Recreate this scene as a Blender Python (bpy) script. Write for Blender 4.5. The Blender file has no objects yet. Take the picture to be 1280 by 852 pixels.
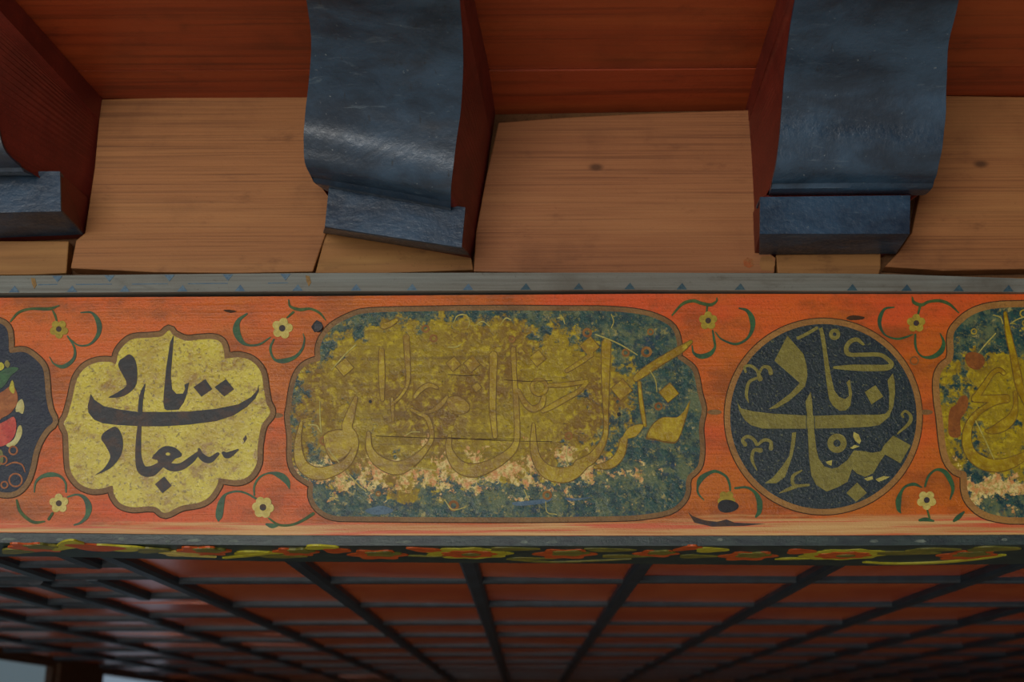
import bpy, bmesh, math, random
from mathutils import Vector, Matrix
random.seed(4)
S = bpy.context.scene
COL = S.collection

# ------------------------------------------------------------------ camera
F = 1600.0                      # focal length in pixels of a 1280 x 852 frame
PITCH = math.radians(17.16)
YAW = math.radians(0.5)
EYE = Vector((0, -1.556, 0))
FW = Vector((0, math.cos(PITCH), math.sin(PITCH)))
UP = Vector((0, -math.sin(PITCH), math.cos(PITCH)))
RT = Vector((1, 0, 0))
_r = Matrix.Rotation(YAW, 3, 'Z')
FW, UP, RT = _r @ FW, _r @ UP, _r @ RT
cd = bpy.data.cameras.new('camera')
cam = bpy.data.objects.new('camera', cd)
COL.objects.link(cam)
m3 = Matrix((RT, UP, -FW)).transposed()
cam.matrix_world = Matrix.Translation(EYE) @ m3.to_4x4()
cd.sensor_fit = 'HORIZONTAL'
cd.sensor_width = 36.0
cd.lens = F / 1280 * 36.0
cd.clip_start = 0.02
cd.dof.use_dof = True
cd.dof.focus_distance = 1.6
cd.dof.aperture_fstop = 4.5
S.camera = cam

# ------------------------------------------------------------------ light
W = bpy.data.worlds.new('world')
S.world = W
W.use_nodes = True
bg = W.node_tree.nodes['Background']
bg.inputs[0].default_value = (0.55, 0.72, 1.0, 1)
bg.inputs[1].default_value = 0.12

def area(name, loc, rot, sx, sy, power, col):
    l = bpy.data.lights.new(name, 'AREA')
    l.shape = 'RECTANGLE'; l.size = sx; l.size_y = sy
    l.energy = power; l.color = col
    o = bpy.data.objects.new(name, l)
    COL.objects.link(o)
    o.location = loc; o.rotation_euler = rot
    return o
# sky light from the open side in front of the eaves, behind the viewer
area('open_front_daylight_offscreen', (-1.9, -5.4, 0.15), (math.radians(90), 0, 0), 3.75, 2.4, 180, (1.0, 0.97, 0.91))
# sun on the open court in front: the eaves shade the beam, the pale ground throws light up
sun = bpy.data.objects.new('sun_offscreen', bpy.data.lights.new('sun_offscreen', 'SUN'))
COL.objects.link(sun)
sun.data.energy = 3.3; sun.data.angle = math.radians(0.6); sun.data.color = (1.0, 0.95, 0.86)
sun.rotation_euler = (math.radians(43), 0, math.radians(8))

S.view_settings.view_transform = 'Standard'
S.view_settings.look = 'None'
S.view_settings.gamma = 1.0
S.view_settings.use_curve_mapping = False
S.view_settings.exposure = 0.0

# ------------------------------------------------------------------ helpers
def ray(x, y):
    return FW + RT * ((x - 640) / F) - UP * ((y - 426) / F)
def onY(x, y, Y=0.0):
    d = ray(x, y); return EYE + d * ((Y - EYE.y) / d.y)
def onZ(x, y, Z):
    d = ray(x, y); return EYE + d * (Z / d.z)

def lin(c):
    c = c / 255.0
    return c / 12.92 if c <= 0.04045 else ((c + 0.055) / 1.055) ** 2.4
def rgb(r, g, b):
    return (lin(r), lin(g), lin(b), 1)

class NT:
    """small node-tree builder"""
    def __init__(self, name):
        self.m = bpy.data.materials.new(name)
        self.m.use_nodes = True
        self.t = self.m.node_tree
        self.b = self.t.nodes['Principled BSDF']
        self.tc = self.t.nodes.new('ShaderNodeTexCoord').outputs['Object']
    def link(self, a, b): self.t.links.new(a, b)
    def val(self, sock, v):
        if hasattr(v, 'node'): self.link(v, sock)
        else: sock.default_value = v
    def noise(self, scale=(1, 1, 1), s=1.0, detail=4, rough=0.55, loc=(0, 0, 0), dist=0.0):
        mp = self.t.nodes.new('ShaderNodeMapping')
        mp.inputs['Scale'].default_value = scale
        mp.inputs['Location'].default_value = loc
        self.link(self.tc, mp.inputs['Vector'])
        n = self.t.nodes.new('ShaderNodeTexNoise')
        n.inputs['Scale'].default_value = s
        n.inputs['Detail'].default_value = detail
        n.inputs['Roughness'].default_value = rough
        n.inputs['Distortion'].default_value = dist
        self.link(mp.outputs[0], n.inputs['Vector'])
        return n.outputs['Fac']
    def ramp(self, v, a, b, lo=0.0, hi=1.0):
        n = self.t.nodes.new('ShaderNodeMapRange')
        n.interpolation_type = 'SMOOTHSTEP'
        self.val(n.inputs['Value'], v)
        n.inputs['From Min'].default_value = a; n.inputs['From Max'].default_value = b
        n.inputs['To Min'].default_value = lo; n.inputs['To Max'].default_value = hi
        return n.outputs['Result']
    def math(self, op, a, b=0.0, c=None):
        n = self.t.nodes.new('ShaderNodeMath'); n.operation = op
        self.val(n.inputs[0], a); self.val(n.inputs[1], b)
        if c is not None: self.val(n.inputs[2], c)
        return n.outputs[0]
    def mix(self, f, a, b):
        n = self.t.nodes.new('ShaderNodeMix'); n.data_type = 'RGBA'
        self.val(n.inputs['Factor'], f)
        self.val(n.inputs['A'], a); self.val(n.inputs['B'], b)
        return n.outputs['Result']
    def xyz(self):
        n = self.t.nodes.new('ShaderNodeSeparateXYZ')
        self.link(self.tc, n.inputs[0]); return n.outputs
    def bump(self, h, strength=0.3, dist=0.002):
        n = self.t.nodes.new('ShaderNodeBump')
        n.inputs['Strength'].default_value = strength
        n.inputs['Distance'].default_value = dist
        self.link(h, n.inputs['Height'])
        self.link(n.outputs[0], self.b.inputs['Normal'])
    def done(self, color, rough=0.5, spec=0.5):
        self.val(self.b.inputs['Base Color'], color)
        self.val(self.b.inputs['Roughness'], rough)
        self.b.inputs['Specular IOR Level'].default_value = spec
        return self.m

def paint(name, a, b, rough=0.5, s=60, spec=0.4, bump=0.25, stretch=(1, 1, 1), lo=0.35, hi=0.65, speck=None):
    n = NT(name)
    f = n.noise(stretch, s, 6, 0.65)
    c = n.mix(n.ramp(f, lo, hi), a, b)
    if speck:
        g = n.noise((1, 1, 1), 260, 5, 0.7, (3, 1, 2))
        c = n.mix(n.ramp(g, speck[1], speck[1] + 0.05), c, speck[0])
    # rubbed, grainy surface: fine grime and the wood grain showing through
    dk = tuple(v * 0.42 for v in a[:3]) + (1,)
    vf = n.noise((1, 1, 1), 330, 4, 0.75, (2, 5, 1))
    c = n.mix(n.ramp(vf, 0.5, 0.68, 0, .6), c, dk)
    gr = n.noise((6, 6, 210), 1.0, 3, 0.6, (0, 0, 3))
    c = n.mix(n.ramp(gr, 0.52, 0.72, 0, .4), c, dk)
    lt = tuple(min(1, v * 1.5 + 0.02) for v in a[:3]) + (1,)
    c = n.mix(n.ramp(n.noise((1, 1, 1), 190, 5, 0.75, (8, 2, 4)), 0.56, 0.7, 0, .4), c, lt)
    n.bump(n.math('ADD', n.noise(stretch, s * 3, 4, 0.6), vf), bump * 1.4, 0.001)
    return n.done(c, rough, spec)

def wood(name, dark, mid, light, axis='z', rough=0.6, spec=0.3, fine=380, knots=None, shift=(0, 0, 0), bump=0.4):
    """grain along x, rings stepping along the given axis"""
    n = NT(name)
    sc = {'z': (3.0, 3.0, 1.0 * fine), 'y': (3.0, fine, 3.0)}[axis]
    g = n.noise(sc, 1.0, 3, 0.6, shift, 0.25)
    sc2 = {'z': (1.2, 1.2, 14), 'y': (1.2, 14, 1.2)}[axis]
    w = n.noise(sc2, 1.0, 4, 0.6, shift)
    blot = n.noise((6, 6, 6), 1.0, 5, 0.6, (shift[0] + 5, 2, 1))
    c = n.mix(n.ramp(g, 0.4, 0.8, 0, .75), mid, dark)
    c = n.mix(n.ramp(w, 0.42, 0.75, 0, 0.75), c, light)
    c = n.mix(n.ramp(blot, 0.5, 0.8, 0, 0.6), c, dark)
    if knots:
        x, y, z = n.xyz()
        for kx, kz, kr in knots:
            dx = n.math('MULTIPLY', n.math('SUBTRACT', x, kx), 0.55)
            dz = n.math('SUBTRACT', z, kz)
            d = n.math('SQRT', n.math('ADD', n.math('MULTIPLY', dx, dx), n.math('MULTIPLY', dz, dz)))
            c = n.mix(n.ramp(d, kr * 0.5, kr * 2.2, 0.75, 0.0), c, rgb(52, 30, 16))
    vf = n.noise((1, 1, 1), 150, 6, 0.75, (shift[0], 3, 2))
    c = n.mix(n.ramp(vf, 0.6, 0.72, 0, .55), c, dark)
    sm = n.noise((1, 1, 2.5), 14, 6, 0.7, (shift[0] + 2, 7, 2))
    c = n.mix(n.ramp(sm, 0.55, 0.78, 0, .6), c, dark)
    n.bump(n.math('ADD', g, vf), bump, 0.0012)
    return n.done(c, rough, spec)

# ------------------------------------------------------------------ object makers
def obj(name, bm, mat, parent=None, smooth=False):
    me = bpy.data.meshes.new(name)
    bmesh.ops.recalc_face_normals(bm, faces=bm.faces[:])
    if smooth:
        for f in bm.faces: f.smooth = True
    bm.to_mesh(me); bm.free()
    me.materials.append(mat)
    o = bpy.data.objects.new(name, me)
    COL.objects.link(o)
    if parent: o.parent = parent
    return o

def empty(name, loc=(0, 0, 0)):
    o = bpy.data.objects.new(name, None)
    COL.objects.link(o); o.empty_display_size = 0.05
    return o
def tag(o, label, cat=None, group=None, kind=None):
    o['label'] = label
    if cat: o['category'] = cat
    if group: o['group'] = group
    if kind: o['kind'] = kind
    return o

def hexa(bm, c):
    """c: eight corners, bottom ring then top ring"""
    v = [bm.verts.new(p) for p in c]
    for q in ((0, 1, 2, 3), (7, 6, 5, 4), (0, 4, 5, 1), (1, 5, 6, 2), (2, 6, 7, 3), (3, 7, 4, 0)):
        bm.faces.new([v[i] for i in q])
def box(bm, x0, x1, y0, y1, z0, z1):
    hexa(bm, [(x0, y0, z0), (x1, y0, z0), (x1, y1, z0), (x0, y1, z0), (x0, y0, z1), (x1, y0, z1), (x1, y1, z1), (x0, y1, z1)])

def prism(bm, pts, off):
    """closed outline of 3-D points, thickened along off"""
    a = [bm.verts.new(p) for p in pts]
    b = [bm.verts.new(p + off) for p in pts]
    bm.faces.new(a); bm.faces.new(b[::-1])
    n = len(a)
    for i in range(n):
        bm.faces.new((a[i], b[i], b[(i + 1) % n], a[(i + 1) % n]))

def catmull(p, closed=False, n=6):
    out = []
    m = len(p)
    rng = m if closed else m - 1
    for i in range(rng):
        if closed:
            p0, p1, p2, p3 = (p[(i + k - 1) % m] for k in range(4))
        else:
            p1, p2 = p[i], p[i + 1]
            p0 = p[i - 1] if i > 0 else [2 * a - b for a, b in zip(p1, p2)]
            p3 = p[i + 2] if i + 2 < m else [2 * b - a for a, b in zip(p1, p2)]
        for k in range(n):
            t = k / n
            out.append([0.5 * (2 * b + (c - a) * t + (2 * a - 5 * b + 4 * c - d) * t * t + (3 * b - a - 3 * c + d) * t ** 3)
                        for a, b, c, d in zip(p0, p1, p2, p3)])
    if not closed: out.append(list(p[-1]))
    return out

def ribbon(pts, n=6, extra=0.0):
    """outline rows of a brush stroke given as (x, y, width)"""
    q = [list(a) if len(a) == 3 else [a[0], a[1], 3.0] for a in pts]
    q = catmull(q, False, n) if len(q) > 2 else catmull(q, False, 4)
    rows = []
    for i, a in enumerate(q):
        b0 = q[max(i - 1, 0)]; b1 = q[min(i + 1, len(q) - 1)]
        dx, dy = b1[0] - b0[0], b1[1] - b0[1]
        l = math.hypot(dx, dy) or 1.0
        w = max(a[2], 0.6) / 2 + extra
        nx, ny = -dy / l * w, dx / l * w
        rows.append(((a[0] + nx, a[1] + ny), (a[0] - nx, a[1] - ny)))
    # rounded ends
    def cap(r, d):
        mx, my = (r[0][0] + r[1][0]) / 2, (r[0][1] + r[1][1]) / 2
        w = math.hypot(r[0][0] - r[1][0], r[0][1] - r[1][1]) / 2
        return ((mx + d[0] * w * 0.7 + (r[0][0] - mx) * .5, my + d[1] * w * 0.7 + (r[0][1] - my) * .5),
                (mx + d[0] * w * 0.7 + (r[1][0] - mx) * .5, my + d[1] * w * 0.7 + (r[1][1] - my) * .5))
    def dirn(a, b):
        l = math.hypot(a[0] - b[0], a[1] - b[1]) or 1
        return ((a[0] - b[0]) / l, (a[1] - b[1]) / l)
    rows.insert(0, cap(rows[0], dirn(q[0], q[1])))
    rows.append(cap(rows[-1], dirn(q[-1], q[-2])))
    return rows

LAYER = [0]
def lift(h):
    LAYER[0] += 1
    return h + (LAYER[0] % 60) * 4e-6
BACK = 0.0004                   # paint layers are sunk this far into the wood
def stroke(bm, pts, h, extra=0.0, n=6, plane=None):
    rows = ribbon(pts, n, extra); h = lift(h)
    P = plane or (lambda x, y: onY(x, y, 0.0))
    off = Vector((0, -h, 0)) if plane is None else Vector((0, 0, -h))
    sink = Vector((0, BACK, 0)) if plane is None else Vector((0, 0, BACK))
    V = []
    for l, r in rows:
        a, b = P(*l), P(*r)
        V.append([bm.verts.new(p) for p in (a + off, b + off, b + sink, a + sink)])
    for i in range(len(V) - 1):
        p, q = V[i], V[i + 1]
        for k in range(4):
            bm.faces.new((p[k], p[(k + 1) % 4], q[(k + 1) % 4], q[k]))
    bm.faces.new(V[0]); bm.faces.new(V[-1][::-1])

def flat(bm, pts, h, plane=None):
    h = lift(h)
    P = plane or (lambda x, y: onY(x, y, 0.0))
    sink = Vector((0, BACK, 0)) if plane is None else Vector((0, 0, BACK))
    off = Vector((0, -h - BACK, 0)) if plane is None else Vector((0, 0, -h - BACK))
    prism(bm, [P(x, y) + sink for x, y in pts], off)

def grow(pts, d):
    """offset a closed outline outwards, dropping points that would fold over"""
    n = len(pts); out = []
    area2 = sum(pts[i - 1][0] * pts[i][1] - pts[i][0] * pts[i - 1][1] for i in range(n))
    sg = 1 if area2 > 0 else -1
    for i in range(n):
        a, b, c = pts[i - 1], pts[i], pts[(i + 1) % n]
        t = Vector((c[0] - a[0], c[1] - a[1]))
        if t.length < 1e-6: continue
        t.normalize()
        q = (b[0] + sg * t.y * d, b[1] - sg * t.x * d)
        if min(math.hypot(q[0] - p[0], q[1] - p[1]) for p in pts) > d * 0.93:
            out.append(q)
    return out

def ring_band(bm, inner, outer, h):
    n = len(inner); h = lift(h)
    V = []
    for i in range(n):
        a, b = onY(*inner[i]), onY(*outer[i])
        o, s = Vector((0, -h, 0)), Vector((0, BACK, 0))
        V.append([bm.verts.new(p) for p in (a + o, b + o, b + s, a + s)])
    for i in range(n):
        p, q = V[i], V[(i + 1) % n]
        for k in range(4):
            bm.faces.new((p[k], p[(k + 1) % 4], q[(k + 1) % 4], q[k]))

# ------------------------------------------------------------------ materials
M = {}
M['board1'] = wood('pine_warm', rgb(92, 55, 31), rgb(156, 104, 62), rgb(178, 128, 78), shift=(1, 0, 3))
M['board2'] = wood('pine_red', rgb(92, 53, 32), rgb(150, 97, 60), rgb(170, 118, 74), shift=(7, 0, 1), fine=320,
                   knots=[(onY(745, 209, .02).x, onY(745, 209, .02).z, 0.0035)])
M['board3'] = wood('pine_brown', rgb(90, 52, 29), rgb(150, 98, 57), rgb(170, 120, 71), shift=(4, 0, 8),
                   knots=[(onY(1226, 205, .02).x, onY(1226, 205, .02).z, 0.0035)])
M['wedge'] = wood('pine_yellowed', rgb(84, 50, 24), rgb(150, 104, 58), rgb(190, 150, 84), shift=(2, 0, 5), fine=60)
M['rough_timber'] = paint('rough_backing_timber', rgb(112, 78, 50), rgb(92, 62, 40), 0.85, 20, 0.15)  # plain brown timber of the backing boards and beam core
M['soffit'] = wood('red_soffit', rgb(80, 30, 16), rgb(144, 58, 28), rgb(162, 76, 36), axis='y', rough=0.4, spec=0.5, fine=120, bump=0.3)
M['soffit2'] = wood('red_soffit_narrow', rgb(80, 29, 16), rgb(142, 56, 27), rgb(162, 75, 35), axis='y', rough=0.42, spec=0.5, fine=90, shift=(5, 3, 0))
M['side'] = paint('red_bracket_paint', rgb(118, 40, 27), rgb(98, 30, 21), 0.55, 12, 0.4, 0.3)

def slate():
    n = NT('slate_black_paint')
    a = n.noise((9, 12, 16), 1.0, 6, 0.65, dist=0.3)
    b = n.noise((1, 1, 1), 170, 4, 0.7)
    c = n.mix(n.ramp(a, 0.35, 0.7), rgb(22, 40, 58), rgb(46, 72, 96))
    c = n.mix(n.ramp(n.noise((3, 3, 9), 1.0, 5, 0.6, (4, 2, 0)), 0.52, 0.7, 0, 0.7), c, rgb(46, 44, 46))
    c = n.mix(n.ramp(b, 0.66, 0.74, 0, .8), c, rgb(128, 136, 140))
    sc = n.noise((14, 60, 110), 1.0, 6, 0.7, (2, 1, 5), 0.6)
    c = n.mix(n.ramp(sc, 0.6, 0.7, 0, .3), c, rgb(104, 120, 132))
    c = n.mix(n.ramp(n.noise((90, 30, 20), 1.0, 5, 0.7, (7, 1, 0)), 0.62, 0.7, 0, .6), c, rgb(22, 26, 32))
    hgt = n.math('ADD', n.noise((60, 45, 45), 1.0, 5, 0.65), n.math('MULTIPLY', a, 2.0))
    n.bump(hgt, 0.4, 0.003)
    return n.done(c, n.ramp(b, 0.3, 0.7, 0.28, 0.5), 0.55)
M['slate'] = slate()

def face_mat():
    n = NT('orange_red_face')
    x, y, z = n.xyz()
    grain = n.noise((4, 4, 160), 1.0, 3, 0.6, dist=0.2)
    blot = n.noise((5, 5, 9), 1.0, 5, 0.6)
    blot2 = n.noise((3, 3, 6), 1.0, 4, 0.6, (8, 0, 2))
    c = n.mix(n.ramp(blot, 0.4, 0.62), rgb(206, 94, 24), rgb(188, 100, 20))
    c = n.mix(n.ramp(blot2, 0.46, 0.66, 0, 0.8), c, rgb(210, 78, 32))
    c = n.mix(n.ramp(grain, 0.5, 0.75, 0, 0.35), c, rgb(150, 58, 24))
    st = n.noise((1, 1, 1.6), 11, 6, 0.68, (3, 0, 9))
    c = n.mix(n.ramp(st, 0.45, 0.65, 0, .75), c, rgb(136, 70, 20))
    vf = n.noise((1, 1, 1), 300, 4, 0.75, (2, 5, 1))
    c = n.mix(n.ramp(vf, 0.52, 0.68, 0, .5), c, rgb(120, 44, 20))
    # paint rubbed off along the bottom edge
    streak = n.noise((5, 5, 130), 1.0, 4, 0.65, (0, 0, 4))
    w = n.math('ADD', z, n.math('MULTIPLY', n.math('SUBTRACT', streak, 0.5), 0.035))
    wide = n.math('ADD', w, n.math('MULTIPLY', n.ramp(x, -0.25, 0.35), -0.006))
    bare = n.mix(n.ramp(grain, 0.35, 0.65), rgb(206, 164, 104), rgb(186, 122, 70))
    bare = n.mix(n.ramp(n.noise((4, 4, 240), 1.0, 3, 0.6, (2, 0, 6)), 0.5, 0.6, 0, .8), bare, rgb(200, 78, 50))
    c = n.mix(n.ramp(wide, 0.2435, 0.2535, 1.0, 0.0), c, bare)
    spk = n.noise((1, 1, 1), 220, 4, 0.7)
    c = n.mix(n.ramp(spk, 0.7, 0.78, 0, 0.6), c, rgb(214, 150, 90))
    n.bump(n.math('ADD', grain, vf), 0.5, 0.0012)
    return n.done(c, n.ramp(blot2, 0.3, 0.7, 0.27, 0.4), 0.35)
M['face'] = face_mat()

def worn_ground(name, cx, cz, ax, az, bias=0.0):
    """dark green-blue ground, overlaid by rubbed ochre varnish and bared salmon primer"""
    n = NT(name)
    x, y, z = n.xyz()
    fine = n.noise((1, 1, 1), 95, 7, 0.72)
    mid = n.noise((1, 1, 1), 26, 6, 0.68, (3, 0, 1))
    big = n.noise((1, 1, 1), 9, 4, 0.6, (1, 0, 7))
    base = n.mix(n.ramp(fine, 0.38, 0.62), rgb(24, 52, 58), rgb(44, 80, 72))
    base = n.mix(n.ramp(mid, 0.56, 0.66, 0, .8), base, rgb(34, 56, 84))
    dx = n.math('DIVIDE', n.math('SUBTRACT', x, cx), ax)
    dz = n.math('DIVIDE', n.math('SUBTRACT', z, cz), az)
    d2 = n.math('ADD', n.math('POWER', n.math('ABSOLUTE', dx), 2.6), n.math('POWER', n.math('ABSOLUTE', dz), 2.2))
    m = n.math('SUBTRACT', 1.0, d2)
    k = n.math('ADD', n.math('MULTIPLY', n.math('SUBTRACT', mid, 0.5), 4.2), n.math('MULTIPLY', n.math('SUBTRACT', fine, 0.5), 1.8))
    k = n.math('ADD', n.math('ADD', k, m), bias)
    vf = n.noise((1, 1, 1), 240, 5, 0.7, (6, 0, 2))
    och = n.mix(n.ramp(big, 0.4, 0.62), rgb(150, 128, 12), rgb(120, 88, 18))
    och = n.mix(n.ramp(fine, 0.46, 0.66, 0, .85), och, rgb(190, 168, 26))
    och = n.mix(n.ramp(vf, 0.56, 0.68, 0, .75), och, rgb(84, 66, 14))
    och = n.mix(n.ramp(n.noise((4, 4, 110), 1.0, 3, 0.6), 0.5, 0.72, 0, 0.5), och, rgb(96, 72, 22))
    pat = n.noise((1, 1, 1), 34, 8, 0.75, (4, 0, 11))
    base = n.mix(n.ramp(pat, 0.47, 0.6, 0, .75), base, rgb(104, 114, 74))
    base = n.mix(n.ramp(n.noise((1, 1, 1), 60, 7, 0.75, (7, 0, 15)), 0.56, 0.64, 0, .8), base, rgb(166, 152, 84))
    base = n.mix(n.ramp(vf, 0.54, 0.66, 0, .8), base, rgb(118, 116, 62))
    c = n.mix(n.ramp(k, -0.08, 0.22), base, och)
    # primer bared in a belt low on the panel
    s = n.noise((1, 1, 1), 46, 7, 0.72, (9, 0, 4))
    s = n.math('ADD', s, n.math('MULTIPLY', n.math('ABSOLUTE', n.math('SUBTRACT', z, cz - 0.092)), -3.2))
    s = n.math('SUBTRACT', s, n.math('MULTIPLY', n.ramp(n.math('ABSOLUTE', dx), 0.7, 1.25), 0.12))
    sal = n.mix(n.ramp(fine, 0.4, 0.6), rgb(200, 136, 76), rgb(220, 200, 128))
    sal = n.mix(n.ramp(vf, 0.5, 0.6, 0, .8), sal, rgb(150, 140, 60))
    c = n.mix(n.ramp(s, 0.455, 0.5), c, sal)
    n.bump(n.math('ADD', fine, n.math('MULTIPLY', mid, 1.2)), 0.6, 0.0018)
    return n.done(c, n.ramp(mid, 0.35, 0.65, 0.22, 0.42), 0.35)
_c = onY(570, 500)
M['ground_big'] = worn_ground('worn_ochre_ground', _c.x, _c.z, 0.215, 0.112, 0.02)
_c = onY(1275, 520)
M['ground_right'] = worn_ground('worn_teal_ground', _c.x, _c.z, 0.16, 0.12, -0.55)
def ochre_mat():
    n = NT('ochre_letter')
    fine = n.noise((1, 1, 1), 120, 7, 0.72)
    mid = n.noise((1, 1, 1), 24, 5, 0.65, (3, 0, 1))
    c = n.mix(n.ramp(mid, 0.36, 0.62), rgb(168, 142, 14), rgb(138, 106, 16))
    c = n.mix(n.ramp(fine, 0.5, 0.68, 0, .8), c, rgb(194, 172, 36))
    c = n.mix(n.ramp(n.noise((5, 5, 130), 1.0, 3, 0.6), 0.52, 0.74, 0, 0.5), c, rgb(96, 70, 22))
    n.bump(n.math('ADD', fine, mid), 0.5, 0.0014)
    return n.done(c, n.ramp(fine, .35, .65, 0.22, 0.4), 0.4)
M['ochre'] = ochre_mat()
M['ochre_line'] = paint('ochre_outline', rgb(100, 72, 24), rgb(126, 98, 28), 0.5, 40, 0.3)
def gold_mat():
    n = NT('gold_leaf_ground')
    mid = n.noise((1, 1, 1), 22, 6, 0.7)
    fine = n.noise((1, 1, 1), 130, 6, 0.72)
    c = n.mix(n.ramp(mid, 0.38, 0.62), rgb(198, 182, 40), rgb(174, 150, 26))
    c = n.mix(n.ramp(fine, 0.52, 0.68, 0, .7), c, rgb(208, 198, 84))
    c = n.mix(n.ramp(n.noise((1, 1, 1), 34, 6, 0.75, (5, 0, 3)), 0.51, 0.64, 0, .75), c, rgb(134, 92, 26))
    c = n.mix(n.ramp(n.noise((1, 1, 1), 210, 5, 0.7, (1, 0, 8)), 0.55, 0.64, 0, .8), c, rgb(104, 84, 24))
    n.bump(n.math('ADD', fine, mid), 0.55, 0.0016)
    return n.done(c, n.ramp(fine, .35, .65, .22, .42), 0.6)
M['gold'] = gold_mat()
M['gold_letter'] = paint('brown_black_letter', rgb(36, 38, 40), rgb(66, 46, 34), 0.45, 45, 0.4, lo=0.45, hi=0.6)
M['navy'] = paint('navy_ground', rgb(18, 36, 44), rgb(32, 48, 50), 0.3, 60, 0.5, 0.5, speck=(rgb(96, 100, 66), 0.59))
M['navy2'] = paint('ink_blue_ground', rgb(22, 32, 52), rgb(34, 44, 56), 0.45, 60, 0.4, 0.4)
M['olive'] = paint('olive_gold_letter', rgb(134, 126, 52), rgb(116, 106, 38), 0.4, 80, 0.5, 0.4)
M['band'] = paint('olive_brown_band', rgb(134, 98, 50), rgb(112, 80, 42), 0.45, 30, 0.4, 0.4)
M['band_gold'] = paint('tan_gold_band', rgb(162, 116, 54), rgb(142, 98, 44), 0.42, 30, 0.4, 0.4)
M['line'] = paint('dark_contour', rgb(58, 40, 26), rgb(76, 50, 28), 0.6, 60, 0.2)
M['green'] = paint('leaf_green', rgb(50, 96, 52), rgb(42, 70, 48), 0.45, 60, 0.4)
M['vine'] = paint('vine_green', rgb(74, 98, 46), rgb(54, 76, 42), 0.5, 70, 0.3)
M['petal'] = paint('petal_yellow', rgb(204, 188, 104), rgb(184, 164, 70), 0.45, 90, 0.4)
M['petal_dim'] = paint('petal_olive', rgb(172, 152, 48), rgb(150, 126, 38), 0.5, 90, 0.3)
M['eye'] = paint('flower_eye', rgb(76, 54, 38), rgb(48, 48, 58), 0.5, 90, 0.3)
M['hole'] = paint('knot_hole_dark', rgb(20, 18, 18), rgb(34, 36, 40), 0.5, 80, 0.4)
M['dowel'] = paint('grey_dowel', rgb(58, 58, 60), rgb(36, 36, 38), 0.4, 120, 0.4)
M['thread'] = paint('pale_gold_line', rgb(186, 176, 92), rgb(164, 150, 66), 0.4, 80, 0.4)
M['salmon'] = paint('salmon_petal', rgb(166, 104, 58), rgb(140, 78, 42), 0.5, 60, 0.3)
M['rosette'] = paint('worn_rosette', rgb(150, 106, 46), rgb(128, 82, 36), 0.5, 90, 0.3)
M['bare'] = paint('bare_brown_wood', rgb(146, 86, 30), rgb(120, 66, 24), 0.5, 60, 0.3)
M['red'] = paint('rose_red', rgb(176, 52, 42), rgb(196, 84, 60), 0.45, 60, 0.4)
M['cream'] = paint('cream_petal', rgb(196, 190, 130), rgb(176, 164, 90), 0.45, 60, 0.4)
M['teal'] = paint('dark_teal_ground', rgb(30, 46, 50), rgb(44, 62, 58), 0.42, 40, 0.5, 0.4)
M['fillet'] = paint('blue_black_fillet', rgb(30, 42, 46), rgb(50, 66, 62), 0.38, 30, 0.5, 0.4, stretch=(1, 1, 3))
M['dab'] = paint('pale_dab', rgb(112, 122, 112), rgb(78, 90, 84), 0.5, 80, 0.3)
M['lime'] = paint('lime_yellow_petal', rgb(190, 186, 54), rgb(168, 156, 40), 0.45, 60, 0.4)
M['orange'] = paint('orange_petal', rgb(196, 92, 36), rgb(174, 74, 26), 0.45, 60, 0.4)
M['oliveleaf'] = paint('olive_leaf', rgb(128, 120, 48), rgb(92, 96, 44), 0.45, 60, 0.4)
M['lath'] = wood('grey_blue_lath', rgb(70, 62, 50), rgb(112, 112, 104), rgb(130, 138, 134), fine=190, rough=0.55)
M['lathblue'] = paint('lath_blue', rgb(70, 96, 118), rgb(92, 116, 130), 0.5, 80, 0.3)
M['lathteal'] = paint('lath_teal', rgb(44, 70, 84), rgb(60, 84, 92), 0.5, 80, 0.3)
M['lathochre'] = paint('lath_ochre', rgb(150, 116, 60), rgb(120, 92, 50), 0.5, 80, 0.3)

def lattice_panel():
    n = NT('red_ceiling_panel')
    g = n.noise((40, 3, 3), 1.0, 4, 0.6)
    b = n.noise((5, 5, 5), 1.0, 4, 0.6, (2, 4, 0))
    c = n.mix(n.ramp(b, 0.4, 0.65), rgb(176, 86, 46), rgb(160, 68, 40))
    c = n.mix(n.ramp(g, 0.45, 0.75, 0, .5), c, rgb(150, 60, 26))
    n.bump(n.noise((7, 4, 4), 1.0, 3, 0.5), 0.25, 0.004)
    return n.done(c, 0.24, 0.5)
M['panel'] = lattice_panel()
M['strip'] = paint('blue_black_strip', rgb(38, 52, 64), rgb(26, 36, 46), 0.42, 30, 0.4, 0.3)

# ================================================================== THE SETTING
ZL = onY(640, 680, 0.0).z              # underside of the beam and of the ceiling strips
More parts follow.
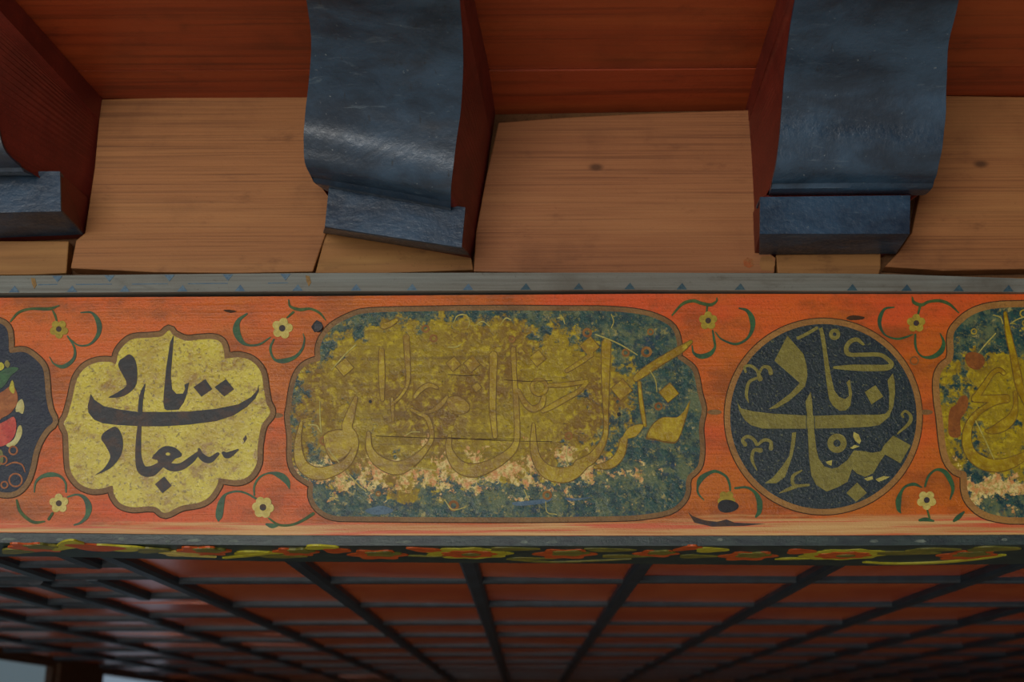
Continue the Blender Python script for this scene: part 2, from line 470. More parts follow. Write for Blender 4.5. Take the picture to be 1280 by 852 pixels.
# ---- latticed ceiling behind the beam
ceil = empty('ceiling')
tag(ceil, 'red panelled ceiling with blue-black lattice strips behind the painted beam', 'ceiling', kind='structure')
ZP = ZL + 0.012
XB = [-1.46, -1.03, -0.76, -0.545, -0.31, -0.075, 0.166, 0.432, 0.685, 0.93, 1.18, 1.43, 1.7, 1.96, 2.2]
YB = [0.06, 0.449, 0.827, 1.221, 1.57, 1.955, 2.33, 2.71, 3.09, 3.47, 3.85, 4.22]
bm = bmesh.new(); box(bm, -1.5, 2.25, 0.03, 4.25, ZP + 0.008, ZP + 0.03)
obj('backing_board', bm, M['rough_timber'], ceil)
for i in range(len(XB) - 1):
    for j in range(len(YB) - 1):
        dz = random.uniform(-0.0015, 0.0015)
        t = random.uniform(-0.002, 0.002); t2 = random.uniform(-0.002, 0.002)
        x0, x1, y0, y1 = XB[i] + .002, XB[i + 1] - .002, YB[j] + .002, YB[j + 1] - .002
        bm = bmesh.new()
        z = ZP + dz
        hexa(bm, [(x0, y0, z + t), (x1, y0, z - t + t2), (x1, y1, z - t), (x0, y1, z + t - t2),
                  (x0, y0, ZP + .01), (x1, y0, ZP + .01), (x1, y1, ZP + .01), (x0, y1, ZP + .01)])
        obj('panel', bm, M['panel'], ceil)
def strip(x0, x1, y0, y1, h=0.0):
    bm = bmesh.new()
    c = 0.0035
    # chamfered underside
    longx = (x1 - x0) > (y1 - y0)
    pr = [(-.5, 1), (.5, 1), (.5, .3), (.32, 0), (-.32, 0), (-.5, .3)]
    w = (y1 - y0) if longx else (x1 - x0)
    mid = (y0 + y1) / 2 if longx else (x0 + x1) / 2
    H = ZP + 0.002 - ZL - h
    ends = ((x0, x1) if longx else (y0, y1))
    R = []
    for e in ends:
        R.append([bm.verts.new((e, mid + a * w, ZL + h + b * H) if longx else (mid + a * w, e, ZL + h + b * H)) for a, b in pr])
    n = len(pr)
    for k in range(n):
        bm.faces.new((R[0][k], R[0][(k + 1) % n], R[1][(k + 1) % n], R[1][k]))
    bm.faces.new(R[0]); bm.faces.new(R[1][::-1])
    obj('lattice_strip', bm, M['strip'], ceil)
hw = 0.0125
for k, x in enumerate(XB[3:-1]):
    strip(x - hw, x + hw, 0.03, 4.22)
for y in YB[1:-1]:
    for i in range(3, len(XB) - 1):
        jit = random.uniform(-.004, .004)
        strip(XB[i] + hw * .9, XB[i + 1] - hw * .9, y - .009 + jit, y + .009 + jit, 0.0035)
# finer stepped pattern beside the window wall
for x, y0, y1 in ((-.597, .03, .236), (-.712, .118, .379), (-.648, .379, .664), (-.752, .43, 1.112), (-.80, .03, .118), (-.86, .118, .84),
                  (-1.03, .38, 4.2), (-.77, 1.112, 4.2), (-1.18, .03, .84), (-1.27, .836, 4.2)):
    strip(x - hw, x + hw, y0, y1)
for y, x0, x1 in ((.118, -1.46, -.597), (.236, -.712, -.545), (.379, -1.46, -.545), (.476, -.86, -.648), (.64, -.752, -.648), (.664, -.648, -.545),
                  (.761, -.86, -.752), (.836, -1.46, -.752), (1.022, -.752, -.545), (1.112, -1.46, -.752), (1.365, -1.46, -.545),
                  (1.72, -1.46, -.545), (2.1, -1.46, -.545), (2.5, -1.46, -.545), (2.95, -1.46, -.545), (3.4, -1.46, -.545)):
    strip(x0 + hw * .8, x1 - hw * .8, y - .009, y + .009, 0.0025)

# ---- far walls of the latticed room
M['plaster'] = paint('dim_plaster', rgb(120, 112, 100), rgb(98, 90, 80), 0.8, 10, 0.2)
M['winwood'] = paint('brown_window_wood', rgb(92, 62, 40), rgb(70, 46, 30), 0.5, 20, 0.3, stretch=(1, 1, 6))
M['farwall'] = paint('brown_timber_wall', rgb(92, 64, 44), rgb(74, 50, 34), 0.7, 8, 0.2)
bm = bmesh.new(); box(bm, -1.5, 2.3, 4.24, 4.3, -1.65, 0.3)
tag(obj('wall_back', bm, M['farwall']), 'brown far wall below the latticed ceiling', 'wall', kind='structure')
bm = bmesh.new(); box(bm, 2.22, 2.3, 0.05, 4.24, -1.65, 0.3)
tag(obj('wall_right', bm, M['farwall']), 'side wall opposite the windows under the latticed ceiling', 'wall', kind='structure')
WX = -1.47
wl = bmesh.new()
WIN = [(1.55, 2.62), (3.06, 4.0)]
zt, zb = 0.222, -0.95
def seg(y0, y1, z0, z1): box(wl, WX - .08, WX, y0, y1, z0, z1)
seg(0.03, WIN[0][0], -1.65, 0.25); seg(WIN[0][1], WIN[1][0], -1.65, 0.25); seg(WIN[1][1], 4.3, -1.65, 0.25)
for a, b in WIN:
    seg(a, b, -1.65, zb); seg(a, b, zt, 0.25)
tag(obj('wall_left', wl, M['winwood']), 'brown timber wall holding the windows beside the latticed ceiling', 'wall', kind='structure')
def glass_mat(name, col, e):
    n = NT(name)
    n.b.inputs['Base Color'].default_value = (0.02, 0.025, 0.03, 1)
    n.b.inputs['Roughness'].default_value = 0.1
    n.b.inputs['Emission Color'].default_value = col
    n.b.inputs['Emission Strength'].default_value = e
    return n.m
GL = [glass_mat('daylit_pane_dim', (0.55, 0.75, 0.86, 1), 0.16), glass_mat('daylit_pane', (0.62, 0.80, 1.0, 1), 0.3)]
for k, (a, b) in enumerate(WIN):
    wdw = empty('window_%d' % (k + 1))
    tag(wdw, ['dim window in the brown timber wall, nearer the painted beam', 'bright bluish window in the far corner of the brown timber wall'][k], 'window', kind='structure')
    for (y0, y1, z0, z1) in ((a, a + .035, zb, zt), (b - .035, b, zb, zt), (a + .035, b - .035, zb, zb + .035), (a + .035, b - .035, zt - .012, zt)):
        bm = bmesh.new(); box(bm, WX - .05, WX - .012, y0, y1, z0, z1); obj('window_frame', bm, M['winwood'], wdw)
    bm = bmesh.new(); box(bm, WX - .04, WX - .034, a + .035, b - .035, zb + .035, zt - .012)
    obj('pane', bm, GL[k], wdw)

M['floor'] = paint('pale_stone_floor', rgb(176, 168, 154), rgb(160, 152, 140), 0.8, 3, 0.2)
bm = bmesh.new(); box(bm, -4, 4, -6, 4.3, -1.75, -1.65)
tag(obj('floor', bm, M['floor']), 'pale stone floor far below the beam', 'floor', kind='structure')

# ---- wall of bare boards above the beam
YW = 0.02
wall = empty('wall_front')
tag(wall, 'wall of bare pine boards between the brackets above the painted beam', 'wall', kind='structure')
bm = bmesh.new(); box(bm, -1.3, 1.3, 0.042, 0.06, 0.50, 0.87)
obj('backing', bm, M['rough_timber'], wall)
def board(px, mat, yf=YW, th=0.02, name='board'):
    bm = bmesh.new()
    prism(bm, [onY(x, y, yf) for x, y in px], Vector((0, th, 0)))
    o = obj(name, bm, mat, wall)
    b = o.modifiers.new('edge', 'BEVEL'); b.width = 0.0015; b.segments = 2; b.limit_method = 'ANGLE'
    return o
board([(126, 124), (250, 120), (392, 116), (420, 118), (430, 285), (409, 287), (400, 312), (391, 339), (300, 341), (195, 340), (88, 335), (95, 300), (106, 291), (118, 210)], M['board1'])
board([(-330, 301), (86, 301), (83, 341), (40, 343), (-330, 346)], M['wedge'], YW + .002)
board([(-330, 120), (-95, 122), (-95, 300), (-330, 300)], M['board1'], YW + .001)
board([(400, 285), (585, 300), (592, 337), (480, 341), (394, 341), (402, 310)], M['wedge'], YW + .004)
board([(623, 153), (700, 147), (800, 142), (938, 137), (962, 137), (962, 316), (970, 322), (968, 341), (800, 341), (700, 341), (592, 339), (595, 290), (607, 225)], M['board2'])
board([(970, 318), (1101, 316), (1101, 335), (1098, 345), (972, 341)], M['wedge'], YW + .003)
board([(1160, 119), (1280, 121), (1640, 124), (1640, 338), (1280, 336), (1180, 338), (1106, 333), (1122, 316), (1140, 290), (1150, 240)], M['board3'])
board([(1098, 342), (1180, 346), (1640, 349), (1640, 362), (1098, 360)], M['wedge'], YW + .012)

M['smear'] = paint('dull_orange_smear', rgb(160, 84, 44), rgb(140, 96, 58), 0.6, 120, 0.2)
cB = [o for o in wall.children if o.data and o.data.materials[0] == M['board2']][0]
for px, mt in (([(929, 326), (934, 322), (941, 324), (942, 332), (936, 335), (930, 332)], 'smear'), ([(951, 321), (964, 320), (969, 330), (965, 339), (952, 338), (949, 330)], 'wedge')):
    bm = bmesh.new(); prism(bm, [onY(x, y, YW + .0004) for x, y in px], Vector((0, -.0009, 0))); obj('paint_smear', bm, M[mt], cB)
# ---- red soffit over the brackets
ZS = 0.836
sof = empty('ceiling_upper')
tag(sof, 'red painted plank soffit running above the brackets', 'ceiling', kind='structure')
yb = [0.042, -0.056, -0.27, -0.50, -0.74, -0.98]
for k in range(len(yb) - 1):
    cuts = (-1.3, -.16, .42, 1.3) if k == 0 else (-1.3, -0.05 - .2 * (k % 2), 1.3)
    for i, (x0, x1) in enumerate(zip(cuts, cuts[1:])):
        bm = bmesh.new()
        d = random.uniform(0, .0015)
        drop = .013 if (k == 0 and i == 1) else 0
        y0, y1 = yb[k + 1] + .0008, yb[k] - .0008
        hexa(bm, [(x0 + .0005, y0, ZS + d - drop * .25), (x1 - .0005, y0, ZS + d), (x1 - .0005, y1, ZS + d - drop * .7), (x0 + .0005, y1, ZS + d - drop * 1.3),
                  (x0 + .0005, y0, ZS + .02), (x1 - .0005, y0, ZS + .02), (x1 - .0005, y1, ZS + .02), (x0 + .0005, y1, ZS + .02)])
        obj('plank', bm, M['soffit2' if k == 0 else 'soffit'], sof)
bm = bmesh.new(); box(bm, -1.3, 1.3, -0.98, 0.06, ZS + .021, ZS + .03)
obj('backing', bm, M['rough_timber'], sof)

# ================================================================== THE BRACKETS
PROF = [.06, .075, .11, .135, .15, .165, .19, .24, .29, .34, .40]
def bracket(label, L, R, blk, wl_px, side, foot_back):
    """L, R: outline of the scroll front (left and right edge), blk: front corners of the foot (TL, TR, BR, BL),
    wl_px: where the seen flank meets the wall (upper, lower)"""
    t = empty('scroll_bracket')
    tag(t, label, 'bracket', 'scroll brackets under the red soffit')
    up, lo = onY(*wl_px[0], YW), onY(*wl_px[1], YW)
    def wx(z): return lo.x + (up.x - lo.x) * (z - lo.z) / (up.z - lo.z)
    rows = []
    for (lx, ly), (rx, ry), p in zip(L, R, PROF):
        a, b = onY(lx, ly, YW - p), onY(rx, ry, YW - p)
        rows.append([a.x, a.y, a.z, b.x, b.y, b.z])
    rows = catmull(rows, False, 4)
    PB = 0.085
    bl = [onY(x, y, YW - PB) for x, y in blk]
    TH = 0.003
    # carved body with red flanks
    bm = bmesh.new()
    front = []
    for q in rows[::-1]:
        front.append((Vector((q[0] + .001, q[1] + TH, q[2] + .0015)), Vector((q[3] - .001, q[4] + TH, q[5] + .0015))))
    front.append((bl[0] + Vector((.001, TH, 0)), bl[1] + Vector((-.001, TH, 0))))
    front.append((bl[3] + Vector((.001, TH, .003)), bl[2] + Vector((-.001, TH, .003))))
    # start: continue to the soffit
    f0 = front[0]
    front.insert(0, (Vector((f0[0].x, f0[0].y, ZS)), Vector((f0[1].x, f0[1].y, ZS))))
    V = []
    for a, b in front:
        if side == 'R':
            xb_r = wx(b.z); xb_l = max(a.x, bl[0].x) + .004
            ca, cb = Vector((xb_l, YW + .02, a.z)), Vector((xb_r, YW + .02, b.z))
        else:
            xb_l = wx(a.z); xb_r = min(b.x, bl[1].x) - .004
            ca, cb = Vector((xb_l, YW + .02, a.z)), Vector((xb_r, YW + .02, b.z))
        V.append([bm.verts.new(p) for p in (a, b, cb, ca)])
    # the foot meets the wall at its own lower corners
    V[-1][3].co.z = onY(*foot_back[0], YW).z + .003; V[-1][2].co.z = onY(*foot_back[1], YW).z + .003
    for i in range(len(V) - 1):
        p, q = V[i], V[i + 1]
        bm.faces.new((p[0], p[1], q[1], q[0]))
        bm.faces.new((p[1], p[2], q[2], q[1]))
        bm.faces.new((p[3], p[0], q[0], q[3]))
        bm.faces.new((p[2], p[3], q[3], q[2]))
    bm.faces.new(V[0]); bm.faces.new(V[-1][::-1])
    obj('carved_body', bm, M['side'], t)
    # black painted scroll front
    bm = bmesh.new()
    NX = 10
    A, B = [], []
    for i, q in enumerate(rows):
        ra, rb = [], []
        p0 = rows[max(i - 1, 0)]; p1 = rows[min(i + 1, len(rows) - 1)]
        tn = Vector((0, p1[1] - p0[1], p1[2] - p0[2])).normalized()
        nn = Vector((0, -tn.z, tn.y))
        if nn.y > 0: nn = -nn
        for k in range(NX + 1):
            f = k / NX
            v = Vector((q[0] + (q[3] - q[0]) * f, q[1] + (q[4] - q[1]) * f, q[2] + (q[5] - q[2]) * f))
            wob = 0.0016 * math.sin(3.1 * f + i * .7) * math.sin(i * .53 + 1)
            ra.append(bm.verts.new(v + nn * wob)); rb.append(bm.verts.new(v - nn * (TH + .001)))
        A.append(ra); B.append(rb)
    for i in range(len(rows) - 1):
        for k in range(NX):
            bm.faces.new((A[i][k], A[i][k + 1], A[i + 1][k + 1], A[i + 1][k]))
            bm.faces.new((B[i][k], B[i + 1][k], B[i + 1][k + 1], B[i][k + 1]))
        for k in (0, NX):
            bm.faces.new((A[i][k], A[i + 1][k], B[i + 1][k], B[i][k]))
    for i in (0, len(rows) - 1):
        for k in range(NX):
            bm.faces.new((A[i][k], A[i][k + 1], B[i][k + 1], B[i][k]))
    o = obj('scroll_front', bm, M['slate'], t, True)
    e = o.modifiers.new('e', 'EDGE_SPLIT'); e.split_angle = math.radians(50)
    # black foot: front slab and underside slab
    bm = bmesh.new()
    prism(bm, bl, Vector((0, TH + .001, 0)))
    back_l, back_r = onY(*foot_back[0], YW), onY(*foot_back[1], YW)
    prism(bm, [bl[3] + Vector((0, TH, 0)), bl[2] + Vector((0, TH, 0)), back_r, back_l], Vector((0, 0, .003)))
    prism(bm, [bl[0] + Vector((0, TH, 0)), bl[1] + Vector((0, TH, 0)), bl[1] + Vector((0, .03, 0)), bl[0] + Vector((0, .03, 0))], Vector((0, 0, -.003)))
    o = obj('foot_block', bm, M['slate'], t)
    return t

bracket('blue-black scroll bracket leaning askew, yellowed wedge board under its foot',
        [(411, 236), (402, 231), (389, 220), (381, 202), (379.5, 175), (381, 145), (385, 110), (389, 60), (386, 20), (380, -15), (372, -60)],
        [(566, 264), (564, 262), (563.5, 250), (564, 232), (567, 205), (571, 172), (576, 137), (579, 84), (578, 42), (575, 5), (572, -42)],
        [(411, 234), (581.7, 259), (577, 309), (406, 283)], ((622, 111), (590, 334)), 'R', ((404, 291), (588, 321)))
bracket('upright blue-black scroll bracket with square foot above pale wood scrap, next to knotty board',
        [(962, 241), (961, 240), (965, 228), (970, 205), (974, 175), (977, 140), (980, 100), (985, 55), (992, 10), (998, -25), (1005, -65)],
        [(1146, 240), (1157, 239), (1168, 226), (1174, 205), (1179, 175), (1182, 140), (1183, 100), (1186, 52), (1197, 8), (1204, -25), (1215, -65)],
        [(950, 246), (1138, 244), (1137, 292), (950, 292)], ((935, 130), (945, 312)), 'L', ((949, 318), (1120, 317)))
Rl = [(60, 214), (52, 216), (35, 213), (15, 200), (2, 178), (-4, 145), (-10, 105), (-25, 55), (-40, 10), (-55, -25), (-72, -65)]
bracket('scroll bracket with broad dark red flank and chipped blue-black foot',
        [(x - 205, y) for x, y in Rl], Rl,
        [(-118, 214), (75, 214), (76, 264), (-118, 268)], ((128, 135), (105, 291)), 'R', ((-118, 302), (104, 293)))

# ================================================================== THE PAINTED BEAM
beam = empty('painted_beam')
tag(beam, 'orange painted timber beam with calligraphy cartouches and flower sprays', 'beam')
TOP = [(-420, 374), (0, 372), (400, 370), (800, 367), (1280, 367.5), (1700, 368)]
BOT = [(-420, 662), (0, 665), (340, 668.4), (700, 669), (1080, 668.5), (1280, 667.5), (1700, 665)]
def profile_x(xs, line):
    out = []
    for x in xs:
        for (a, ya), (b, yb_) in zip(line, line[1:]):
            if a <= x <= b:
                out.append((x, ya + (yb_ - ya) * (x - a) / (b - a))); break
    return out
XS = [-420 + 53 * i for i in range(41)]
XS[-1] = 1700
tp, bt = profile_x(XS, TOP), profile_x(XS, BOT)
bm = bmesh.new()
pts = [onY(x, y) for x, y in tp] + [onY(x, y) for x, y in bt[::-1]]
prism(bm, pts, Vector((0, 0.03, 0)))
obj('face_board', bm, M['face'], beam)
zlo = min(onY(x, y).z for x, y in bt)
bm = bmesh.new(); box(bm, -1.0, 1.0, 0.031, 0.13, ZL + .014, 0.535)
obj('core_timber', bm, M['rough_timber'], beam)
# fillet below the face, set back by a few millimetres
bm = bmesh.new()
b2 = [(x, y + 12.5) for x, y in bt]
pts = [onY(x, y - 2, 0.004) for x, y in bt] + [onY(x, y, 0.004) for x, y in b2[::-1]]
prism(bm, pts, Vector((0, 0.02, 0)))
fillet = obj('fillet', bm, M['fillet'], beam)
for x, y, w in ((12, 673.5, 22), (75, 674, 10), (152, 673, 9), (210, 676, 7), (242, 675, 20), (292, 676, 14), (505, 677, 22), (655, 677, 10), (690, 677, 14), (900, 674, 8), (1092, 676, 12), (1150, 676, 16), (1255, 674, 8)):
    bm = bmesh.new()
    flat_pts = [(x - w / 2, y + 1), (x - w / 4, y - 1.4), (x + w / 4, y - 1.8), (x + w / 2, y + .6), (x + w / 5, y + 2), (x - w / 5, y + 1.6)]
    prism(bm, [onY(a, b, 0.0045) for a, b in flat_pts], Vector((0, -0.001, 0)))
    obj('paint_dab', bm, M['dab'], fillet)
# underside board carrying the flower border; its back edge is uneven
UX = [-1.0, -.66, -.5, -.33, -.1, .1, .3, .46, .67, 1.0]
UY = [.10, .085, .115, .145, .16, .17, .187, .197, .18, .17]
bm = bmesh.new()
def zbot(x):
    # follows the slight sag of the fillet
    best = min(b2, key=lambda q: abs(onY(*q, 0.004).x - x))
    return onY(*best, 0.004).z
UXs = [-1.0 + .04 * i for i in range(51)]
def uyat(x):
    for (a, ya), (b, yb_) in zip(zip(UX, UY), list(zip(UX, UY))[1:]):
        if a <= x <= b: return ya + (yb_ - ya) * (x - a) / (b - a)
    return UY[-1]
V = []
for x in UXs:
    z = zbot(x)
    V.append([bm.verts.new(p) for p in ((x, .0045, z - .0005), (x, uyat(x), ZL - .0015), (x, uyat(x), ZL + .013), (x, .0045, z + .013))])
for p, q in zip(V, V[1:]):
    for k in range(4): bm.faces.new((p[k], p[(k + 1) % 4], q[(k + 1) % 4], q[k]))
bm.faces.new(V[0]); bm.faces.new(V[-1][::-1])
under = obj('underside_board', bm, M['teal'], beam)

def blob(cx, cy, rx, ry, lobes=0, dep=0.0, rot=0.0, n=40):
    out = []
    for i in range(n):
        a = 2 * math.pi * i / n
        r = 1 + dep * math.cos(lobes * a)
        out.append((cx + rx * r * math.cos(a + rot), cy + ry * r * math.sin(a + rot)))
    return out
def und(px, py):   # point of the underside plane seen at (px, py)
    p = onZ(px, py, ZL - .001); return p
def uflower(px, py, r, name, mat, lobes=0, dep=0, layer=1, ry=None, skew=0):
    c = und(px, py)
    z0 = ZL - .0002
    bm = bmesh.new()
    pts = [Vector((c.x + (x) + skew * y, c.y + y, z0)) for x, y in blob(0, 0, r, ry or r, lobes, dep)]
    prism(bm, pts, Vector((0, 0, -lift(.0013 + .0009 * layer))))
    return obj(name, bm, mat, under)
for x, y in ((586, 690.5), (1054, 692)):
    uflower(x, y, .053, 'painted_flower', M['lime'], 9, .08, 1, .047)
    uflower(x, y, .033, 'painted_flower', M['orange'], 9, .10, 2, .030)
    uflower(x + 3, y - .2, .012, 'flower_eye', M['oliveleaf'], 0, 0, 3)
for x, y, r in ((472, 691.5, .034), (706, 690.5, .036), (935, 693, .034), (820, 690, .026), (255, 687, .03), (370, 688, .026), (1208, 692, .034), (45, 682.5, .03)):
    uflower(x, y + .8, r, 'painted_flower', M['orange'], 6, .16, 1, r * 1.15)
    uflower(x + 6, y - 1.2, r * .62, 'painted_flower', M['oliveleaf'], 5, .15, 2)
for x, y, a, ry, mt in ((85, 680.5, .016, .04, 'lime'), (150, 684, .026, .026, 'lime'), (120, 683, .03, .03, 'orange'), (225, 691, .022, .02, 'petal'), (320, 690, .03, .012, 'lime'),
                        (400, 683, .02, .016, 'lime'), (420, 687, .016, .02, 'orange'), (530, 686, .018, .018, 'orange'), (640, 685, .03, .014, 'oliveleaf'), (760, 686, .03, .014, 'oliveleaf'),
                        (780, 694, .032, .012, 'oliveleaf'), (860, 684, .014, .02, 'orange'), (888, 686, .02, .02, 'lime'), (870, 694, .024, .014, 'oliveleaf'),
                        (1000, 688, .018, .02, 'orange'), (1130, 690, .04, .014, 'oliveleaf'), (1165, 686, .03, .014, 'oliveleaf'), (1240, 685, .03, .02, 'oliveleaf'),
                        (350, 694, .03, .016, 'oliveleaf'), (660, 697, .03, .01, 'oliveleaf'), (990, 697, .022, .008, 'lime'), (20, 688, .02, .02, 'oliveleaf'), (190, 687, .02, .02, 'oliveleaf')):
    uflower(x, y, a, 'painted_leaf', M[mt], 3, .18, 1, ry, random.uniform(-.6, .6))
def ustroke(pts, mat):
    bm = bmesh.new()
    q = catmull([list(und(x, y)) + [w] for x, y, w in pts], False, 6)
    V = []
    for i, a in enumerate(q):
        b0, b1 = q[max(i - 1, 0)], q[min(i + 1, len(q) - 1)]
        d = Vector((b1[0] - b0[0], b1[1] - b0[1], 0)).normalized()
        nn = Vector((-d.y, d.x, 0)) * a[3]
        c = Vector((a[0], a[1], ZL))
        V.append([bm.verts.new(p) for p in (c + nn + Vector((0, 0, -.003)), c - nn + Vector((0, 0, -.003)), c - nn, c + nn)])
    for p, r in zip(V, V[1:]):
        for k in range(4): bm.faces.new((p[k], p[(k + 1) % 4], r[(k + 1) % 4], r[k]))
    bm.faces.new(V[0]); bm.faces.new(V[-1][::-1])
    obj('painted_tendril', bm, mat, under)
ustroke([(1080, 701, .004), (1120, 703, .007), (1180, 701, .008), (1230, 696, .006), (1255, 692, .004)], M['lime'])
ustroke([(640, 698, .003), (690, 701, .005), (750, 699, .004), (790, 697, .003)], M['oliveleaf'])
ustroke([(200, 689, .003), (225, 692, .008), (270, 695, .003)], M['petal'])
ustroke([(280, 696, .003), (310, 693, .006), (340, 689, .005)], M['lime'])
ustroke([(510, 693, .003), (545, 694, .003), (560, 692, .002)], M['oliveleaf'])

# ------------------------------------------------------------------ paint on the face
H_BAND, H_LINE, H_GROUND, H_OUT, H_LET = .0005, .0003, .0008, .0011, .0014
def cartouche(name, label, outline, band_px, gmat, bmat, closed_smooth=True, n=4, line=True):
    pts = catmull(outline, True, n) if closed_smooth else outline
    pts = [tuple(p[:2]) for p in pts]
    bm = bmesh.new(); flat(bm, pts, H_GROUND)
    g = obj(name, bm, gmat, beam)
    g['label'] = label
    if band_px:
        bm = bmesh.new(); flat(bm, grow(pts, band_px), H_BAND)
        obj('border_band', bm, bmat, g)
        bm = bmesh.new(); flat(bm, grow(pts, band_px + 1.2), H_LINE)
        obj('contour_line', bm, M['line'], g)
    return g
def letter(parent, poly, mat, name='letter_stroke', h=H_LET, smooth=0):
    if smooth: poly = [tuple(p) for p in catmull([list(p) for p in poly], True, smooth)]
    bm = bmesh.new(); flat(bm, poly, h); return obj(name, bm, mat, parent)
def brush(parent, pts, mat, name='letter_stroke', h=H_LET, out=None, ow=1.1):
    if out is not None:
        bm = bmesh.new(); stroke(bm, pts, H_OUT, ow); obj('letter_outline', bm, out, parent)
    bm = bmesh.new(); stroke(bm, pts, h); return obj(name, bm, mat, parent)
def diamond(parent, cx, cy, r, mat, name='letter_dot', h=H_LET, out=None):
    p = [(cx + r * .1, cy - r), (cx + r, cy + r * .08), (cx - r * .1, cy + r), (cx - r, cy - r * .08)]
    if out is not None:
        q = [(cx + r * .1, cy - r - 1.4), (cx + r + 1.4, cy + r * .08), (cx - r * .1, cy + r + 1.4), (cx - r - 1.4, cy - r * .08)]
        letter(parent, q, out, 'letter_outline', H_OUT)
    letter(parent, p, mat, name, h)
def crop(ox, oy, s, pts):
    return [(ox + x / s, oy + y / s) for x, y in pts]

# --- gold medallion
gold_outline = [(211.6, 413), (217, 419), (232, 425.7), (248.7, 424.6), (266, 424), (276, 428), (280, 438), (281, 447.5), (284, 448), (298, 446.5), (314, 451), (326, 464.5), (330, 486), (333, 503),
                (338, 516), (327.5, 531), (323, 552), (322, 561.6), (321, 579), (312, 594), (298, 600), (278, 598), (273.5, 598.5), (271.7, 606), (262, 620.6), (248.7, 628), (227, 632), (207, 641),
                (195.8, 634), (185, 632.6), (166, 633.7), (151, 629), (143, 618), (141.5, 608), (139, 607), (131, 609.7), (116, 611), (100.6, 604.8), (89.7, 591), (87, 577), (86, 555), (85, 541),
                (80, 529.6), (85, 519), (90.8, 498), (94, 483), (98, 471), (108, 459), (122.5, 453), (138, 452.5), (144, 455), (146, 452), (148.7, 440.5), (157.5, 429.5), (168, 423.5), (190, 422), (203, 420)]
gm = cartouche('gold_medallion', 'gold lobed medallion with dark letters', gold_outline, 6.5, M['gold'], M['band'])
GLT = M['gold_letter']
letter(gm, [(161.9, 443), (168.4, 448), (171.7, 461), (171, 479), (164.5, 489), (152, 496), (136, 497), (146.6, 491), (157.5, 483), (157.5, 475.5), (148.7, 459), (149.8, 451), (155, 447)], GLT, smooth=3)
c3 = crop(70, 470, 9.143, [(400, 205), (440, 270), (550, 345), (740, 385), (940, 410), (1230, 411)])
c4 = crop(205, 470, 9.143, [(300, 405), (600, 375), (850, 325), (1000, 240), (1070, 160), (1080, 100), (1088, 170), (1040, 260), (950, 350), (800, 450), (600, 515), (300, 555), (0, 575)])
c5 = crop(70, 470, 9.143, [(1000, 575), (700, 560), (540, 540), (440, 500), (375, 420), (365, 350), (385, 270)])
letter(gm, c3 + c4 + c5, GLT)
letter(gm, [(217.5, 419), (213, 428), (208, 461), (205, 493), (204.5, 503), (206, 511), (209, 513), (223.6, 512), (230, 503), (234, 492), (236.7, 478), (230.7, 481), (231.8, 486.4), (229, 492), (221, 492.4), (215.4, 486.4), (213.8, 472), (214.3, 461), (216.5, 435)], GLT)
brush(gm, [(181.8, 480, 1), (178.5, 490, 4.5), (176.5, 500, 5.5), (175.5, 514, 5.8)], GLT)
brush(gm, [(174.8, 532, 5), (173.5, 550, 6.5), (173.5, 572, 8), (178, 587, 12), (189, 589, 13), (200, 582, 9), (207, 576, 8)], GLT)
letter(gm, [(190, 573), (196, 565), (203, 559), (211, 557.5), (220, 560), (227.5, 567), (226, 571), (219, 573.5), (214, 579), (206, 584), (199, 581), (197, 575)], GLT, smooth=2)
letter(gm, blob(210.5, 567.6, 3, 1.8, 0, 0, 0, 14), M['gold'], 'letter_gap', H_LET + .0004)
brush(gm, [(205, 579, 9), (215, 584, 10), (227, 583, 9), (240, 574, 8), (248, 566, 4)], GLT)
brush(gm, [(249, 561, 3), (252, 570, 8), (262, 575, 8), (273, 567, 4)], GLT)
brush(gm, [(279, 566, 4), (285, 569, 8), (298, 562, 2)], GLT)
diamond(gm, 204.5, 606, 10.5, GLT)
letter(gm, [(144.4, 533.4), (149.8, 537.8), (153.7, 548.7), (153.7, 561.6), (148.7, 573.6), (137.8, 585.6), (119, 594), (129, 586.7), (136.7, 575.8), (137.8, 568), (131, 555), (126.9, 548.7), (129, 542), (137.8, 535.6)], GLT, smooth=3)
letter(gm, [(257, 474), (265.7, 486.4), (252, 496), (242, 484)], GLT, 'letter_dot')
letter(gm, [(282.7, 474), (293, 486.4), (280.5, 495.7), (268.4, 484)], GLT, 'letter_dot')
letter(gm, [(307.5, 543.5), (309, 548), (306, 553), (303.8, 549)], GLT, 'letter_dot')

# --- round navy medallion
nav = cartouche('navy_roundel', 'round navy medallion with olive gold letters', blob(1029, 520.5, 116.5, 115.5, 0, 0, 0, 96)[::1], 7, M['navy'], M['band_gold'], False)
OL = M['olive']
letter(nav, [(984, 419.7), (1004, 442.7), (1008, 457), (1009, 470), (1006, 483), (998.4, 490.5), (985.3, 501.7), (970, 510.5), (960, 511.6), (970, 505), (987.5, 491.9), (999.5, 478.7), (967.8, 450.9)], OL)
brush(nav, [(997, 423, 4), (1009, 417, 4), (1021, 410, 4)], OL)
letter(nav, [(1023.8, 411), (1028, 436), (1032, 471), (1035, 493), (1036.4, 499.5), (1040.8, 507), (1049.5, 513.7), (1057, 513), (1062.7, 507), (1064.8, 492), (1062, 474.4), (1057.7, 478), (1060, 484), (1061, 495), (1056, 499), (1048.4, 496), (1043, 488.6), (1041.9, 485), (1037.5, 465.6), (1034, 443.7), (1030.4, 419.7), (1027.7, 409)], OL)
